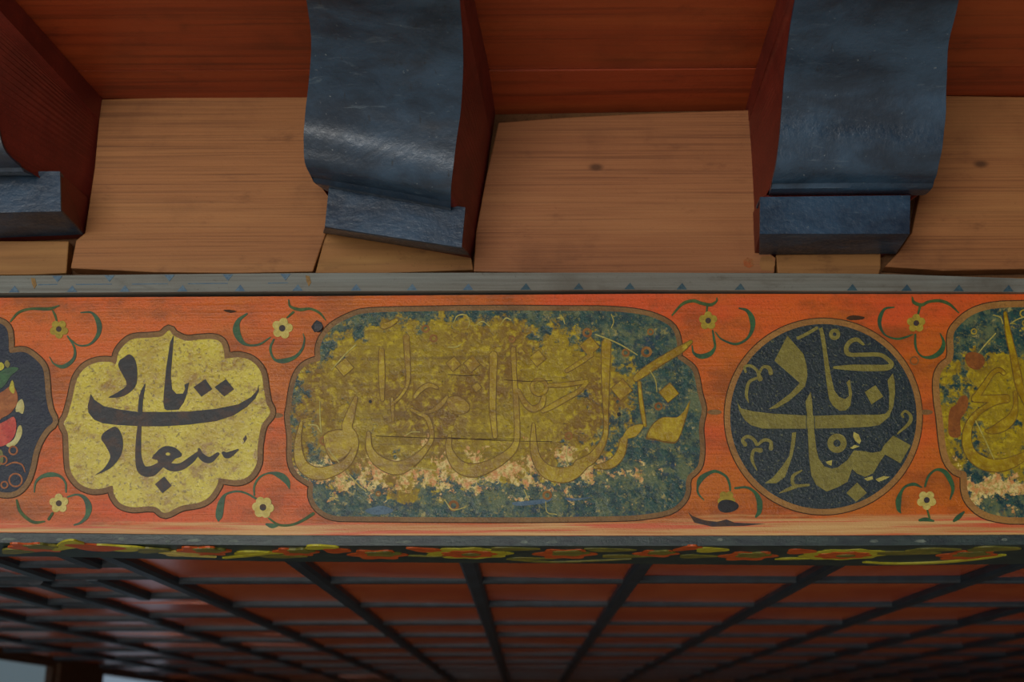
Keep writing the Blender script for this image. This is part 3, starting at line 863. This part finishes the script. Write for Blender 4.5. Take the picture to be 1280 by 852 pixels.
brush(nav, [(1079, 430.6, 3), (1071, 424.6, 5), (1062.7, 427, 5.5), (1057.7, 434, 5.5), (1058.5, 441, 6), (1064, 443.5, 5), (1075, 443.5, 5), (1098.7, 443.5, 5), (1109, 449, 5), (1114, 455, 6), (1108, 459.5, 7.5), (1085, 460, 8), (1063, 459.5, 7), (1042, 459.5, 3)], OL)
big = crop(900, 470, 9.143, [(195, 300), (240, 370), (380, 405), (600, 430), (960, 450)]) + crop(1020, 470, 9.143, [(0, 455), (300, 445), (700, 443), (790, 430), (830, 385), (835, 200), (815, 50)]) + \
    crop(1020, 400, 9.143, [(875, 610), (895, 690)]) + crop(1020, 470, 9.143, [(900, 200), (880, 350), (830, 470), (720, 560), (600, 580), (300, 595), (0, 600)]) + crop(900, 470, 9.143, [(900, 602), (480, 600), (350, 560), (280, 500), (220, 400)])
letter(nav, big, OL)
stem = [(1010, 550), (1011, 572), (1013.7, 593.7), (1020, 606), (1033, 614.3), (1047, 609), (1059, 602), (1064.8, 586), (1071.4, 592), (1081, 596), (1091, 591.6), (1098.7, 578.4), (1106, 568), (1125, 579), (1137.9, 556.7),
        (1116, 544.5), (1104, 557.5), (1101, 564), (1090, 566), (1079, 564), (1067, 563), (1059, 575), (1047, 584), (1039.7, 586), (1030, 583), (1023, 573), (1020, 561), (1018.7, 550), (1016, 524.7), (1014.8, 502.8), (1013, 489.7), (1006.6, 501.7), (1008.8, 524.7)]
letter(nav, stem, OL, h=H_LET + .0004)
letter(nav, [(989.7, 541), (995, 540), (993.5, 555), (989.7, 571.9), (981, 596), (970, 604), (955.8, 603.6), (965.6, 597), (976.6, 584), (986.4, 569.7), (989, 552)], OL)
brush(nav, [(1008, 515, .8), (1007.5, 530, .8), (1008.5, 540, .8)], M['navy'], 'letter_gap', H_LET + .0006)
brush(nav, [(1017.6, 515, .8), (1017.8, 530, .8), (1018.5, 540, .8)], M['navy'], 'letter_gap', H_LET + .0006)
for s in ([(932, 465, 3), (930.6, 459, 3), (937, 457, 3.5), (945, 462, 3.5), (948, 468, 4), (950, 474, 7)], [(948, 468, 3), (953.6, 459, 3.5), (961, 460, 5), (963.5, 467, 5.5)], [(947, 472, 3), (936, 478, 4), (932.8, 493, 4), (935.5, 503, 1)],
          [(931.5, 556, 5.5), (928, 550, 4), (934, 545.6, 4), (941.6, 549, 4), (946, 556, 4)], [(947, 556, 3), (954.7, 550, 4), (963, 552, 4), (963.5, 561, 5.5)], [(951, 563, 6), (942, 563, 4), (940, 575, 4), (946, 588, 1)],
          [(1002, 588, 2), (992, 594, 4), (990, 601, 4), (994, 607, 4), (1011, 606, 3)], [(996, 607, 5), (984, 612, 4), (974, 616, 1)],
          [(1129, 521.6, 2.5), (1127, 518, 3), (1131.6, 514, 3), (1138, 520, 4), (1136, 529, 4.5), (1121.7, 542, 2)]):
    brush(nav, s, OL, 'letter_ornament')
letter(nav, [(1094, 481.5), (1103.7, 495.7), (1089, 505.5), (1080.7, 490)], OL, 'letter_dot')
letter(nav, [(1071, 603), (1083.4, 616), (1070, 627), (1057.7, 616)], OL, 'letter_dot')
def ringlet(parent, cx, cy, r, w, mat, name, h=H_LET):
    bm = bmesh.new(); ring_band(bm, blob(cx, cy, r - w, r - w), blob(cx, cy, r, r), h); return obj(name, bm, mat, parent)
ringlet(nav, 1046, 554, 12, 7.5, OL, 'letter_ring')
ringlet(nav, 1043, 418, 7, 4.6, OL, 'rosette')
for p in ([(1067, 540), (1073, 543), (1076, 551), (1074, 555), (1069, 551), (1066, 545)], [(1062, 560), (1068, 556), (1074, 558), (1066, 561)], [(1032, 577), (1040, 575), (1039, 582), (1034, 580)], [(1080, 598), (1090, 595), (1091, 599), (1084, 601)], [(1094, 599), (1104, 595), (1112, 596), (1104, 600), (1098, 602)]):
    letter(nav, p, M['thread'], 'gold_fleck')

# --- large worn cartouche
big_out = [(535, 389), (462, 391), (438, 397), (416, 409), (404, 424), (400, 437), (400.5, 450), (391, 453), (380, 459), (372, 470), (367, 487), (364, 508), (362, 521), (365, 546), (365, 574), (371, 590), (384, 600), (391.5, 605), (391, 620), (399, 634.5), (417, 644), (455, 645.5),
           (620, 646.5), (700, 646), (770, 645), (803, 643), (836, 637), (852, 625), (857, 613), (857, 603), (860, 594), (867, 588), (873, 579), (875, 560), (873.5, 540), (874, 528), (877, 511), (872, 492), (868.5, 473), (864, 461), (852, 451.5), (846.5, 446), (846, 428), (840, 411), (825, 400.5), (801, 393), (760, 389), (705, 388.5), (620, 388)][::-1]
bigc = cartouche('ochre_cartouche', 'long lobed cartouche of rubbed ochre letters over blue-green', big_out, 6, M['ground_big'], M['band'], n=3)
OC, OU = M['ochre'], M['ochre_line']
STR = [
    [(864, 427, 3), (850, 437, 8), (825, 452, 9), (804, 466, 9), (794, 474, 6)],
    [(799, 478, 3), (801, 500, 4), (804, 520, 4), (806, 532, 3)],
    [(758, 428, 11), (757, 460, 10), (757, 500, 7), (757.5, 530, 5), (756, 546, 6), (749, 561, 9), (738, 574, 12), (722, 582, 13)],
    [(667, 530, 3), (667, 556, 8), (672, 576, 11), (685, 590, 16), (703, 594, 18), (717, 590, 16), (731, 580, 10), (747, 566, 5)],
    [(641.5, 436, 6), (643, 470, 5), (645, 500, 6), (646.5, 535, 6), (645, 554, 7), (636, 567, 10), (615, 581, 13), (592, 588, 16), (573, 582, 14), (561.5, 563, 8), (562, 544, 4)],
    [(617, 443, 9), (616, 480, 8), (616, 515, 7), (619, 546, 5)],
    [(477, 438, 6), (477.5, 470, 7), (478, 500, 4)],
    [(508, 421, 7), (509.5, 450, 6), (510, 478, 4), (502, 494, 3), (493, 503, 3)],
    [(490, 498, 3), (491, 512, 3.5), (491.5, 526, 2)],
    [(461, 541, 4), (462, 561, 8), (474, 577, 13), (496, 585, 16), (517, 576, 11), (533, 560, 6), (540, 545, 5), (535, 524, 5), (524, 517, 4), (514, 512, 3)],
    [(377, 528, 3), (372.5, 555, 8), (377, 579, 13), (392, 591, 15), (411, 590, 14), (433, 579, 10), (444, 559, 7), (442, 545, 9), (434, 535, 12), (438, 519, 10), (445, 497, 4)],
    [(479, 408, 7), (488, 405, 6), (496, 400, 4)],
    [(518, 497, 3), (525, 488, 5), (536, 481.5, 5), (547, 485, 3)],
    [(559, 496, 3), (550, 507, 6), (539, 514, 4), (526, 516, 2)],
    [(708, 464, 4), (724, 454, 5), (740, 443, 5)],
    [(686, 482, 4), (705, 481, 5), (734, 477, 4)],
    [(734, 478, 4), (722, 490, 5), (706, 499, 6), (690, 508, 6), (678, 514, 4)],
    [(648, 488, 4), (655, 502, 6), (665, 511, 7), (676, 507, 7), (680, 496, 5)],
    [(780, 549, 8), (775, 568, 10), (763, 580, 10), (743, 584, 3)],
]
for i, s in enumerate(STR):
    brush(bigc, s, OC, h=H_LET + .00004 * (i % 4), out=OU)
for poly in ([(809, 546), (816, 531), (829, 522), (846, 522), (856, 512), (861, 503), (857, 521), (847, 549), (836, 552), (818, 548)],
             [(779, 545), (787, 534), (804, 531), (795, 545), (781, 548)], [(560, 498), (574, 496), (586, 506), (584, 515), (570, 517), (561, 508)],
             [(405, 545), (430, 538), (442, 552), (432, 570), (415, 575)]):
    cc = (sum(p[0] for p in poly) / len(poly), sum(p[1] for p in poly) / len(poly))
    letter(bigc, [(cc[0] + (x - cc[0]) * 1.07, cc[1] + (y - cc[1]) * 1.1) for x, y in poly], OU, 'letter_outline', H_OUT, 3)
    letter(bigc, poly, OC, 'letter_stroke', H_LET, 3)
for x, y, r in ((836, 491, 12), (737, 433, 12), (431, 459, 11), (567, 455, 9), (590, 455, 10), (672, 448, 10), (596, 484, 6), (777, 487, 13)):
    diamond(bigc, x, y, r, OC, out=OU)
ringlet(bigc, 674, 484, 12, 5.5, OU, 'letter_outline', H_OUT)
ringlet(bigc, 674, 484, 11, 4, OC, 'letter_ring')
for s in ([(445, 431, 1.5), (431, 444, 1.6), (415, 462, 1.2)], [(744, 418, 1), (765, 426, 1.5), (781, 434, 1.2), (797, 444, .8)], [(567, 404, 1), (572, 395, 1.4), (582, 394, 1.4), (587, 402, 1), (585, 410, 1)],
          [(593, 408, 1), (603, 402, 1.4), (612, 408, 1)], [(625, 407, 1), (632, 398, 1.4), (639, 400, 1)], [(697, 398, 1.2), (703, 397, 1.4), (706, 405, 1)], [(764, 393, 1), (767, 402, 1.3), (764, 410, 1)],
          [(812, 463, 1), (819, 475, 1.3), (821, 490, 1)], [(400, 502, 1), (400.5, 525, 1.4), (402, 541, 1)], [(411, 562, 1), (417, 570, 1.5), (424, 578, 1)], [(434, 590, 1), (446, 604, 1.5), (458, 614, 1)],
          [(560, 434, 1), (570, 434, 1.3), (577, 430, 1)], [(511, 585, 1), (530, 586, 1.2), (545, 588, 1)], [(709, 557, 1.2), (708, 570, 1.2), (710, 580, 1)], [(416, 616, 1.2), (418, 623, 1.4), (424, 626, 1)], [(556, 625, 1.2), (566, 637, 1.3), (582, 634, 1)],
          [(682, 627, 1), (684, 640, 1.2), (696, 643, 1)], [(655, 612, 1), (661, 625, 1.3)], [(387, 531, 1), (396, 532, 1.4), (401, 540, 1)], [(525, 540, 1.3), (515, 540, 1), (508, 544, 1)]):
    brush(bigc, s, M['thread'], 'gold_tendril', H_LET + .0002)
for x, y, r in ((532, 411, 6), (542, 423, 6), (734, 416, 7), (782, 441, 6), (813, 415, 5), (711, 545, 6), (823, 508, 6), (684, 619, 7), (405, 551, 7), (774, 498, 3), (473, 617, 4), (640, 424, 5), (808, 440, 8), (567, 632, 8)):
    ringlet(bigc, x, y, r * .85, r * .42, M['rosette'], 'rosette')
for a, b, c_, d in ((470, 545, 650, 549), (560, 547, 690, 552), (560, 468, 600, 469), (630, 475, 690, 476)):
    brush(bigc, [(a, b, .6), ((a + c_) / 2, (b + d) / 2 + 1.2, .7), (c_, d, .4)], M['line'], 'crack', H_LET + .0003)
ringlet(bigc, 773.5, 518, 2.6, 2.5, M['hole'], 'nail_hole', H_LET)
ringlet(bigc, 463, 502, 2, 1.9, M['hole'], 'nail_hole', H_LET)
# bright blue wear along the lower rim
for p in ([(456, 638), (466, 634), (480, 632), (492, 638), (484, 642), (466, 643)], [(640, 628), (660, 626), (676, 624), (690, 622), (684, 628), (664, 631), (646, 632)], [(706, 622), (722, 623), (738, 621), (730, 624), (712, 626)]):
    letter(bigc, p, M['lathblue'], 'blue_patch', H_GROUND + .0003, 2)

# --- cartouche running on to the right
rt_half = [(1430, 384), (1350, 384), (1280, 384), (1240, 386), (1215, 394), (1198, 408), (1191.5, 420), (1192, 440), (1189, 452), (1179, 461), (1174, 475), (1175, 500), (1178, 520), (1181, 550), (1186, 573), (1196, 586), (1207, 590), (1208.5, 600), (1209, 612), (1214, 625), (1230, 639), (1255, 645.5), (1280, 646.5), (1350, 646.5), (1430, 646.5)]
rt_out = (rt_half + [(2860 - x, y) for x, y in rt_half[-2:0:-1]])[::-1]
rtc = cartouche('teal_cartouche', 'teal lobed cartouche with ochre letters', rt_out, 8, M['ground_right'], M['band_gold'], n=3)
for s in ([(1256, 391, 3), (1260, 417, 6), (1266, 443, 7), (1271, 468, 9), (1275, 485, 9), (1284, 505, 8)],
          [(1255, 467, 4), (1248.5, 462.5, 5), (1240, 467, 5), (1231, 480, 6), (1222, 493, 7), (1217, 498, 6)],
          [(1217, 498.5, 7), (1236, 498.5, 8), (1259, 497, 7)],
          [(1260, 500, 5), (1243, 503, 6), (1227, 512, 6), (1217, 521, 7), (1210, 534, 9), (1208, 550, 11), (1211, 563, 12), (1219, 573, 14), (1232, 580, 15), (1247, 582, 15), (1264, 578, 13), (1282, 569, 9)],
          [(1268.5, 490, 4), (1269, 507, 5), (1265, 521, 10), (1254, 531.6, 13), (1240, 538, 8), (1232, 538.6, 2)]):
    brush(rtc, s, OC, out=OU)
for s in ([(1223, 441, 1), (1232, 430, 1.6), (1244, 417, 1.4)], [(1219, 526, 1.2), (1227, 542, 1.5), (1242, 574, 1.2)], [(1262, 405, 1.2), (1272, 399, 1.4), (1282, 396, 1)], [(1241, 394, 1), (1250, 397, 1.5), (1253, 405, 1.2)]):
    brush(rtc, s, M['thread'], 'gold_tendril', H_LET + .0003)
for x, y, r in ((1217, 414.5, 4), (1279, 392, 5), (1281, 404, 4)):
    ringlet(rtc, x, y, r, 1.6, M['petal_dim'], 'rosette')
letter(rtc, [(1187, 512), (1195, 505), (1200, 496), (1208, 495), (1210, 505), (1206, 516), (1200, 525), (1200, 545), (1187, 545), (1185, 530)], M['bare'], 'bare_patch', H_GROUND + .0002, 3)
letter(rtc, [(1206, 445), (1214, 440), (1228, 444), (1230, 455), (1222, 462), (1210, 458)], M['bare'], 'bare_patch', H_GROUND + .0002, 3)

# --- flower medallion running off to the left
lf_half = [(-60, 392), (-46, 398), (-30, 403), (-12, 402), (2, 405), (9, 412), (11, 424), (11.5, 438), (15, 441), (30, 440), (42, 447), (53, 459), (56, 475), (57.5, 495), (61, 513), (66.5, 526.5), (57, 536), (48, 550), (42, 566), (38, 585), (32, 601), (22, 612), (10, 615.5), (-4, 614), (-8, 617), (-11, 630), (-22, 640), (-42, 644), (-60, 651)]
lf_out = lf_half + [(-120 - x, y) for x, y in lf_half[-2:0:-1]]
lfc = cartouche('flower_medallion', 'ink blue medallion with a painted bouquet', lf_out, 6.5, M['navy2'], M['band'], n=3)
for p, mt, nm in (([(-8, 548), (-6, 534), (8, 526), (18, 521), (21, 533), (18, 546), (8, 556), (-6, 558)], 'red', 'rose_petal'),
                  ([(-8, 500), (6, 488), (16, 482), (22, 492), (22, 504), (14, 516), (4, 522), (-8, 528)], 'salmon', 'rose_petal'),
                  ([(12, 486), (16, 475), (19, 487), (17, 492)], 'lime', 'rose_petal'),
                  ([(20, 514), (22, 504), (28, 499), (31, 508), (29, 517), (24, 515)], 'cream', 'rose_petal'),
                  ([(8, 556), (18, 549), (23, 534), (27, 532), (28, 542), (22, 554), (14, 559)], 'cream', 'rose_petal'),
                  ([(-8, 474), (2, 464), (14, 459), (24, 461), (14, 470), (6, 482), (-8, 490)], 'green', 'bouquet_leaf'),
                  ([(-6, 456), (2, 453), (6, 458), (2, 463), (-6, 462)], 'lime', 'bud'),
                  ([(6, 455), (9, 450), (13, 455), (10, 460)], 'oliveleaf', 'bud'),
                  ([(-6, 566), (2, 562), (5, 572), (3, 580), (-6, 584)], 'oliveleaf', 'bouquet_leaf')):
    letter(lfc, p, M[mt], nm, H_LET, 3)
    letter(lfc, [(-120 - x, y) for x, y in p], M[mt], nm, H_LET, 3)
    letter(lfc, [(-58 + (x - 8) * .9 + (y - 520) * .35, 520 + (y - 520) * .8 - 18) for x, y in p], M[mt], nm, H_LET + .0003, 3)
for x, y, r in ((20, 600, 9), (17, 563, 6), (4, 575, 6), (6, 606, 5)):
    ringlet(lfc, x, y, r, 2.0, M['salmon'], 'rosette')
brush(lfc, [(8, 582, 1.5), (18, 578, 2), (28, 581, 2), (32, 590, 1.2)], M['salmon'], 'tendril')

# small joints between neighbouring cartouches
for x, y in ((73, 528), (345, 519), (893, 515), (1157, 515)):
    bm = bmesh.new(); flat(bm, blob(x, y, 9 if x > 300 else 5, 3.2), H_BAND - .0001)
    obj('joint_knot', bm, M['band'], beam)

# --- flower sprays in the corners
def spray(center, r, strokes, petals=5, rot=0.0, mat='petal', eye=True):
    cx, cy = center
    bm = bmesh.new()
    for k in range(petals):
        a = rot + 2 * math.pi * k / petals
        flat(bm, blob(cx + r * .6 * math.cos(a), cy + r * .6 * math.sin(a), r * .42, r * .42, 0, 0, 0, 16), .0009 + .00003 * k)
    f = obj('flower', bm, M[mat], beam)
    bm = bmesh.new(); flat(bm, blob(cx, cy, r * .46, r * .46, 0, 0, 0, 16), .0012); obj('petal_ground', bm, M[mat], f)
    if eye:
        bm = bmesh.new(); flat(bm, blob(cx, cy, r * .31, r * .31, 0, 0, 0, 16), .0015); obj('flower_eye', bm, M['eye'], f)
    for s in strokes:
        wmax = max((p[2] if len(p) > 2 else 3) for p in s)
        bm = bmesh.new(); stroke(bm, s, .0007)
        obj('leaf' if wmax > 4.2 else 'vine', bm, M['green' if wmax > 4.2 else 'vine'], beam)
spray((74, 411.5), 11.5, [[(13, 402, 2), (23.5, 390.6, 3), (38.7, 386, 3), (61, 386, 4), (74, 382, 1.5)], [(66, 388, 2), (69, 394, 3), (71, 401, 2)],
      [(101, 390.6, 1.5), (115, 391, 3), (123.5, 403.5, 6.5), (123, 417.6, 5), (112.7, 430, 2.5), (98.6, 431.6, 2), (88, 424, 1.5)],
      [(84.5, 420, 2), (93, 434, 2.5), (92.5, 448, 4), (80, 458, 5), (68, 455, 2), (62, 446, 1)]], 5, .3, 'petal_dim')
spray((353, 410.5), 13, [[(361, 374.7, 1.5), (363, 383, 3), (374.8, 387, 4), (387.7, 386, 3), (399.4, 391, 3), (407, 400, 1.5)], [(367, 390, 3), (359, 397, 2)],
      [(309, 392, 2), (298.5, 400.5, 5), (295.5, 412, 9), (300, 424, 7), (309, 431, 3), (324, 430.5, 2.5), (338, 421.6, 1.5)],
      [(342.5, 424, 2), (338, 435.7, 3), (343, 449, 3), (355, 451, 6), (369, 446, 4), (378, 435.7, 3), (380.6, 424, 2), (379, 417, 1)]], 5, -.1)
spray((885, 401), 11.5, [[(840, 394, 2), (853, 380, 3.5), (866, 376, 4), (876.6, 379, 4), (888, 381, 4), (895.4, 376.7, 2.5), (896, 372, 1.2)], [(884, 383, 2.5), (883, 390, 2)],
      [(890.7, 413, 2), (892.5, 424, 3), (893.5, 434, 3), (887, 442.5, 6), (875.5, 445.4, 6), (867, 441, 3), (865, 432, 1.5)],
      [(923.6, 385, 1.5), (934, 388.5, 4), (940, 399, 7), (940, 412, 5), (933, 424, 3), (919, 430, 3), (902, 424, 2), (894, 415, 1.2)]], 5, -1.57, 'petal_dim')
spray((1145, 404), 11.5, [[(1140, 371, 1.2), (1142.5, 378, 4), (1152, 381, 4), (1161, 377, 3.5), (1175, 376, 4), (1187, 380.5, 3.5), (1198.5, 391, 1.2)], [(1150, 383, 3), (1147.6, 392, 2.5)],
      [(1117.5, 384, 1.5), (1106, 386, 3), (1100, 396.7, 5), (1100, 408, 4), (1107, 419, 2), (1121, 423.5, 2.5), (1133, 421, 2.5), (1141, 417.8, 1.2)],
      [(1144, 417.8, 2.5), (1144, 430.7, 3), (1147, 440, 2), (1154, 446, 2.5), (1165.6, 446, 5), (1176, 439, 6.5), (1179.5, 428, 4), (1175, 416.6, 1)]], 5, .95, 'petal_dim')
spray((74, 629), 12, [[(43, 615, 1.5), (44.6, 603.4, 2.5), (51.6, 596, 4), (63.4, 593, 6), (75, 595, 3.5), (82, 603.4, 2.5), (82.7, 615, 2)],
      [(84.5, 621, 2), (96, 618, 2.5), (105.6, 622, 5), (111, 633, 8), (109, 644.5, 5.5), (101, 653, 3), (92.7, 656, 2)],
      [(21, 624.6, 2.5), (24.6, 637.5, 4), (33, 647, 4), (43.4, 652.7, 4), (56, 651.5, 2)], [(66, 641, 3), (61, 649, 3.5)]], 5, .9)
spray((329, 634), 13.5, [[(318, 619, 2), (318, 607.6, 2.5), (324.6, 596.5, 2.5), (337.5, 591, 2.5), (351, 594.6, 8), (359, 602, 7), (362, 611, 1)],
      [(320, 623, 2.5), (307, 616, 2.5), (295, 614, 2.5), (282, 618, 3), (276.5, 629, 8), (274, 644, 9), (273, 651, 2)],
      [(336, 647.5, 2), (348, 655.5, 3), (363, 656, 3), (377, 651, 3.5), (392, 641.6, 4)], [(333, 655, 3), (340, 657, 6), (347, 657, 2)]], 6, .1)
spray((908, 624), 11, [[(880, 625, 1), (873, 617, 2.5), (872, 608.7, 3), (875.5, 599, 7), (884.6, 592, 5), (895, 589, 3.5), (907, 595, 3), (911.6, 604, 3), (912.8, 613, 2)],
      [(918.6, 610, 2.5), (932.7, 609, 3), (943, 614.6, 4), (949, 626, 7), (949, 639, 6), (944.5, 646, 2.5)]], 5, .3, 'petal_dim', False)
spray((1158, 625), 12, [[(1152, 609, 1.5), (1142.5, 605, 4), (1131.6, 608, 3), (1126, 615.6, 4), (1123, 625.5, 7), (1123.4, 636.4, 5), (1126, 641, 1)],
      [(1156, 608, 2.5), (1160.5, 595, 3), (1170, 587, 3), (1180.5, 589.5, 5.5), (1187.5, 599.6, 6), (1191, 611, 4), (1187.5, 624, 1.5)],
      [(1159, 637, 2), (1161.7, 647, 2.5)], [(1149, 650, 3), (1157, 649, 5), (1167, 651, 2)], [(1192, 651, 3), (1198, 646, 6), (1205, 639.5, 2)]], 5, .3)
# knot holes, dowel and stains
bm = bmesh.new(); flat(bm, [(389, 409), (392, 404), (396, 400), (402, 403), (404.5, 409), (402, 415), (393, 415)], .0009); k1 = obj('knot_hole', bm, M['hole'], beam)
bm = bmesh.new()
prism(bm, [onY(x, y, .001) for x, y in blob(398.5, 410, 5, 5.4, 3, .08)], Vector((0, -.006, 0))); obj('dowel', bm, M['dowel'], k1)
bm = bmesh.new(); flat(bm, blob(909.5, 632.5, 13, 8, 3, .05), .0013); k2 = obj('knot_hole', bm, M['hole'], beam)
bm = bmesh.new(); flat(bm, [(860, 640), (866, 645), (880, 650), (896, 652), (908, 649), (918, 653), (956, 654.5), (930, 657), (890, 658), (868, 653)], .0006); obj('soot_stain', bm, M['eye'], beam)
ringlet(beam, 1142.7, 450.7, 5.5, 1.2, M['band'], 'painted_ring', .0007)
letter(beam, [(1058, 397), (1066, 394), (1080, 396), (1078, 399), (1062, 400)], M['line'], 'soot_stain', .0006, 2)
letter(beam, [(279, 388), (286, 387), (296, 389), (288, 391)], M['line'], 'soot_stain', .0006, 2)

# ================================================================== THE LATH ON TOP OF THE BEAM
lath = empty('painted_lath')
tag(lath, 'thin grey lath with faded blue triangles lying along the top of the orange beam', 'lath')
LT = [(-420, 346), (0, 344.5), (400, 341), (800, 340.5), (1100, 342), (1280, 348), (1700, 350)]
LB = [(-420, 368), (0, 366), (400, 364), (800, 362), (1280, 365), (1700, 366)]
lt, lb = profile_x(XS, LT), profile_x(XS, LB)
YL = -0.006
bm = bmesh.new()
prism(bm, [onY(x, y, YL) for x, y in lt] + [onY(x, y, YL) for x, y in lb[::-1]], Vector((0, .034, 0)))
lm = obj('lath_strip', bm, M['lath'], lath)
def at(line, x): return profile_x([x], line)[0][1]
def tri(x, s, upw, mat):
    bm = bmesh.new()
    b, t = at(LB, x) - .6, at(LT, x) + 1
    p = [(x - s, b), (x + s, b), (x + s * .1, b - s * 1.25)] if upw else [(x - s, t), (x + s, t), (x, t + s * 1.25)]
    prism(bm, [onY(a, c, YL + .0003) for a, c in p], Vector((0, -.0009, 0)))
    obj('painted_triangle', bm, mat, lm)
for x in (657, 723, 787, 852, 925, 1065, 1133, 1198, 1260): tri(x, 6.5, True, M['lathteal'])
for x in (18, 90, 156, 228, 300, 372, 445, 515, 585): tri(x, 6.5, True, M['lathblue'])
for x in (72, 137, 212, 285, 357): tri(x, 6.5, False, M['lathblue'])
for a, b in ((48, 72), (95, 140), (165, 210), (235, 285), (335, 360)):
    y = (at(LT, a) + at(LB, a)) / 2 + 1
    bm = bmesh.new(); prism(bm, [onY(a, y - .6, YL + .0003), onY(b, y - 1, YL + .0003), onY(b, y, YL + .0003), onY(a, y + .6, YL + .0003)], Vector((0, -.0007, 0)))
    obj('painted_line', bm, M['lathblue'], lm)
for x in (42, 385):
    bm = bmesh.new(); prism(bm, [onY(x + a, at(LT, x) + c, YL + .0003) for a, c in ((-3, 3), (2, 4), (4, 12), (1, 17), (-2, 10))], Vector((0, -.0009, 0)))
    obj('ochre_chip', bm, M['lathochre'], lm)
